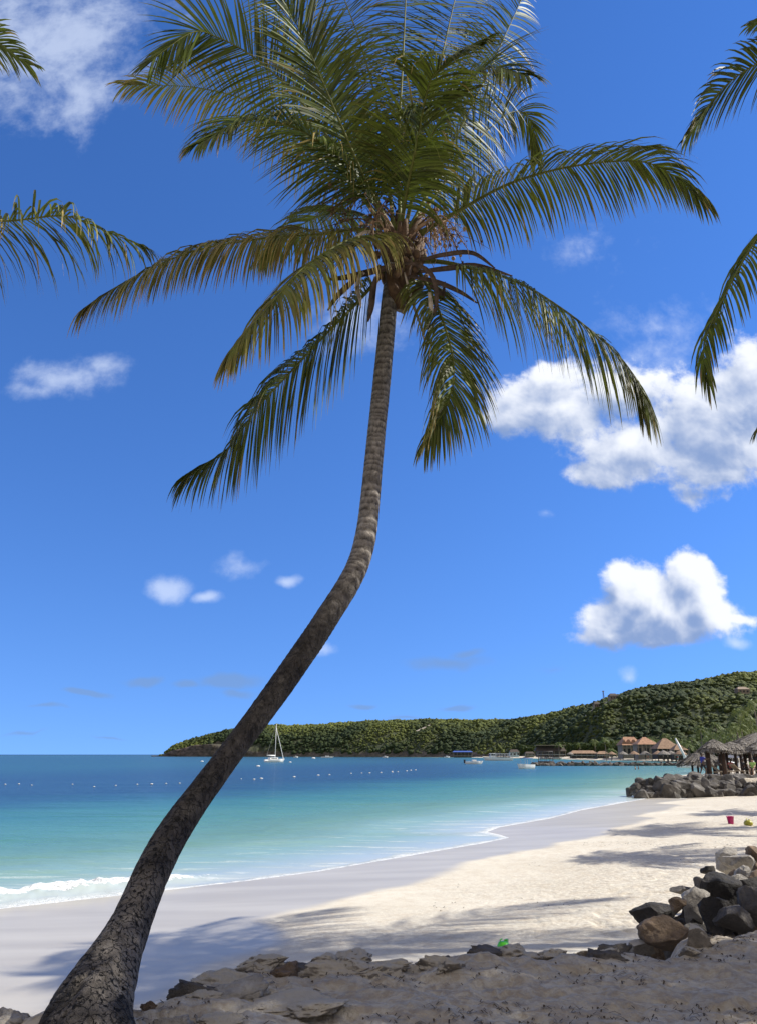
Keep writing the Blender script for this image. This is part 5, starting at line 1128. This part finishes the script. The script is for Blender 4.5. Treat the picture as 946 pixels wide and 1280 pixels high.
b = MB(); b.box((.3, 0, 1.1), (1.2, 1.3, .5)); b.build('console', M['white'], rt); b = MB(); b.box((-2.9, 0, .8), (.5, .5, 1.1)); b.build('outboard_motor', M['darkcloth'], rt)
rt = boat('motor_boat', 657, 960.5, 4.6, 1.7, .8, R(-145), 'small boat with a blue sunshade at the tip of the far breakwater')
b = MB(); b.box((-.2, 0, 2.15), (2.6, 1.6, .10)); b.build('canopy', M['blue'], rt)
for sx in (-1.2, .9):
    for sy in (-.7, .7): b = MB(); b.tube([(sx, sy, .6), (sx, sy, 2.1)], .035, 5); b.build('canopy_post', M['metal'], rt)
b = MB(); b.box((-2.3, 0, .8), (.4, .4, 1.0)); b.build('outboard_motor', M['darkcloth'], rt)
for (x, y, L_, lab) in ((409, 944.6, 11, 'small white boat anchored far out below the headland'), (370, 945, 4, 'tiny white dinghy far behind the sailing boat'), (682, 946.6, 9, 'white boat moored by the shoreline restaurant, left'), (694, 946.4, 8, 'white boat moored by the shoreline restaurant, right'), (481, 945, 5, 'tiny white boat far out near the middle of the bay'), (558, 946, 5, 'tiny white boat near the blue roofed building')):
    p = PZ(x, y, 0); D = min(p[1], 760 if x < 600 else 520); p = at(x, D, .02); root = empty('anchored_boat', p, lab, 'boat', None, .2); b = MB(); V, Fc = hull(L_, 2.4, .9); b.add(V, Fc); b.build('hull', M['white'], root); b = MB(); b.box((.2, 0, 1.4), (L_ * .3, 1.5, .9)); b.build('cabin', M['white'], root); b = MB(); b.box((.2, -.77, 1.5), (L_ * .22, .04, .35)); b.build('window', M['glass'], root)
# round pavilion at the tip of the breakwater
p = at(681, 228, .9); root = empty('round_pavilion', p, 'round open framed pavilion on the tip of the far breakwater', 'pavilion')
b = MB(); b.lathe([(2.2, -.9), (2.2, .25)], n=20); b.build('deck', M['darkwall'], root)
for k in range(10):
    a = k * .6283; b = MB(); b.tube([(2.1 * math.cos(a), 2.1 * math.sin(a), .2), (2.1 * math.cos(a), 2.1 * math.sin(a), 2.9)], .06, 5); b.build('post', M['darkmetal'], root)
for z in (1.2, 2.9): b = MB(); b.tube([(2.1 * math.cos(a), 2.1 * math.sin(a), z) for a in np.linspace(0, 6.283, 25)], .07, 5); b.build('ring_rail', M['darkmetal'], root)
# beached catamaran with the leaning mast
p = at(858, 190); root = empty('beach_catamaran', p, 'white beach catamaran pulled ashore with its mast leaning left', 'sailboat')
for sy in (-1., 1.):
    b = MB(); V, Fc = hull(4.8, .5, .6); b.add([(v[0], v[1] + sy, v[2] + .2) for v in V], Fc); b.build('hull', M['white'], root)
b = MB(); b.tube([(.6, 0, .5), (-1.0, 0, 4.0), (-2.3, 0, 7.1)], [.16, .30, .20], 8); b.build('mast', M['white'], root, True)
b = MB(); b.add([(-.9, -.05, .8), (1.2, -.05, 1.0), (.3, -.05, 3.2), (-.9, -.05, 3.2), (-.9, .05, .8), (1.2, .05, 1.0), (.3, .05, 3.2), (-.9, .05, 3.2)], [(0, 1, 2, 3), (7, 6, 5, 4), (0, 4, 5, 1), (1, 5, 6, 2), (2, 6, 7, 3), (3, 7, 4, 0)]); b.build('sail', M['white'], root)
b = MB(); b.box((0, 0, .75), (2.2, 2., .06)); b.build('trampoline', M['darkcloth'], root)
# buoys
by = [(7, 981, 1), (24, 980.5, 1), (40, 982, .8), (91, 981, .8), (118, 984, 1), (145, 982.5, .9), (172, 981, .9), (190, 980.6, 1.4), (208, 980, .9), (225, 979.5, 1), (302, 974, .7), (318, 974.6, 1.2), (327, 973.6, 1.6), (368, 971.5, 1.4), (398, 969.5, 1.3), (412, 968.8, 1.0), (439, 967.2, .9), (452, 966.6, .8), (462, 966.5, 1), (476, 966, 1), (490, 965.5, 1), (497, 965, .8), (490, 964.5, .8), (508, 964, 1.), (513, 963.2, 1), (519, 962.8, .9), (253, 952, 1.6), (323, 958, 2.0), (392, 948, 2), (363, 953, 1.4)]
bm_ = bpy.data.meshes.new('buoy'); bm_.from_pydata([tuple(v * np.array([1, 1, .8])) for v in ico1], [], [tuple(f) for f in ico1f]); bm_.materials.append(M['whitecloth'])
for k, (x, y, s_) in enumerate(by):
    p = PZ(x, y, 0); o = bpy.data.objects.new('buoy', bm_); COL.objects.link(o); o.location = (p[0], p[1], .05); q = s_ * p[1] / 900 * .72; o.scale = (q * 1.6, q, q * .9)
    if k in (26, 27, 28, 29): tagp(o, ['lone white buoy left of the leaning trunk above the buoy line', 'white mooring buoy just left of the sailing boat', 'white buoy far out right of the sailing boat mast', 'small white buoy right of the sailing boat hull'][k - 26], 'buoy', 'mooring buoys')
    else: tagp(o, 'small white float in the swimming area buoy line', 'buoy', 'floats of the buoy line')
print('objects', len(bpy.data.objects))
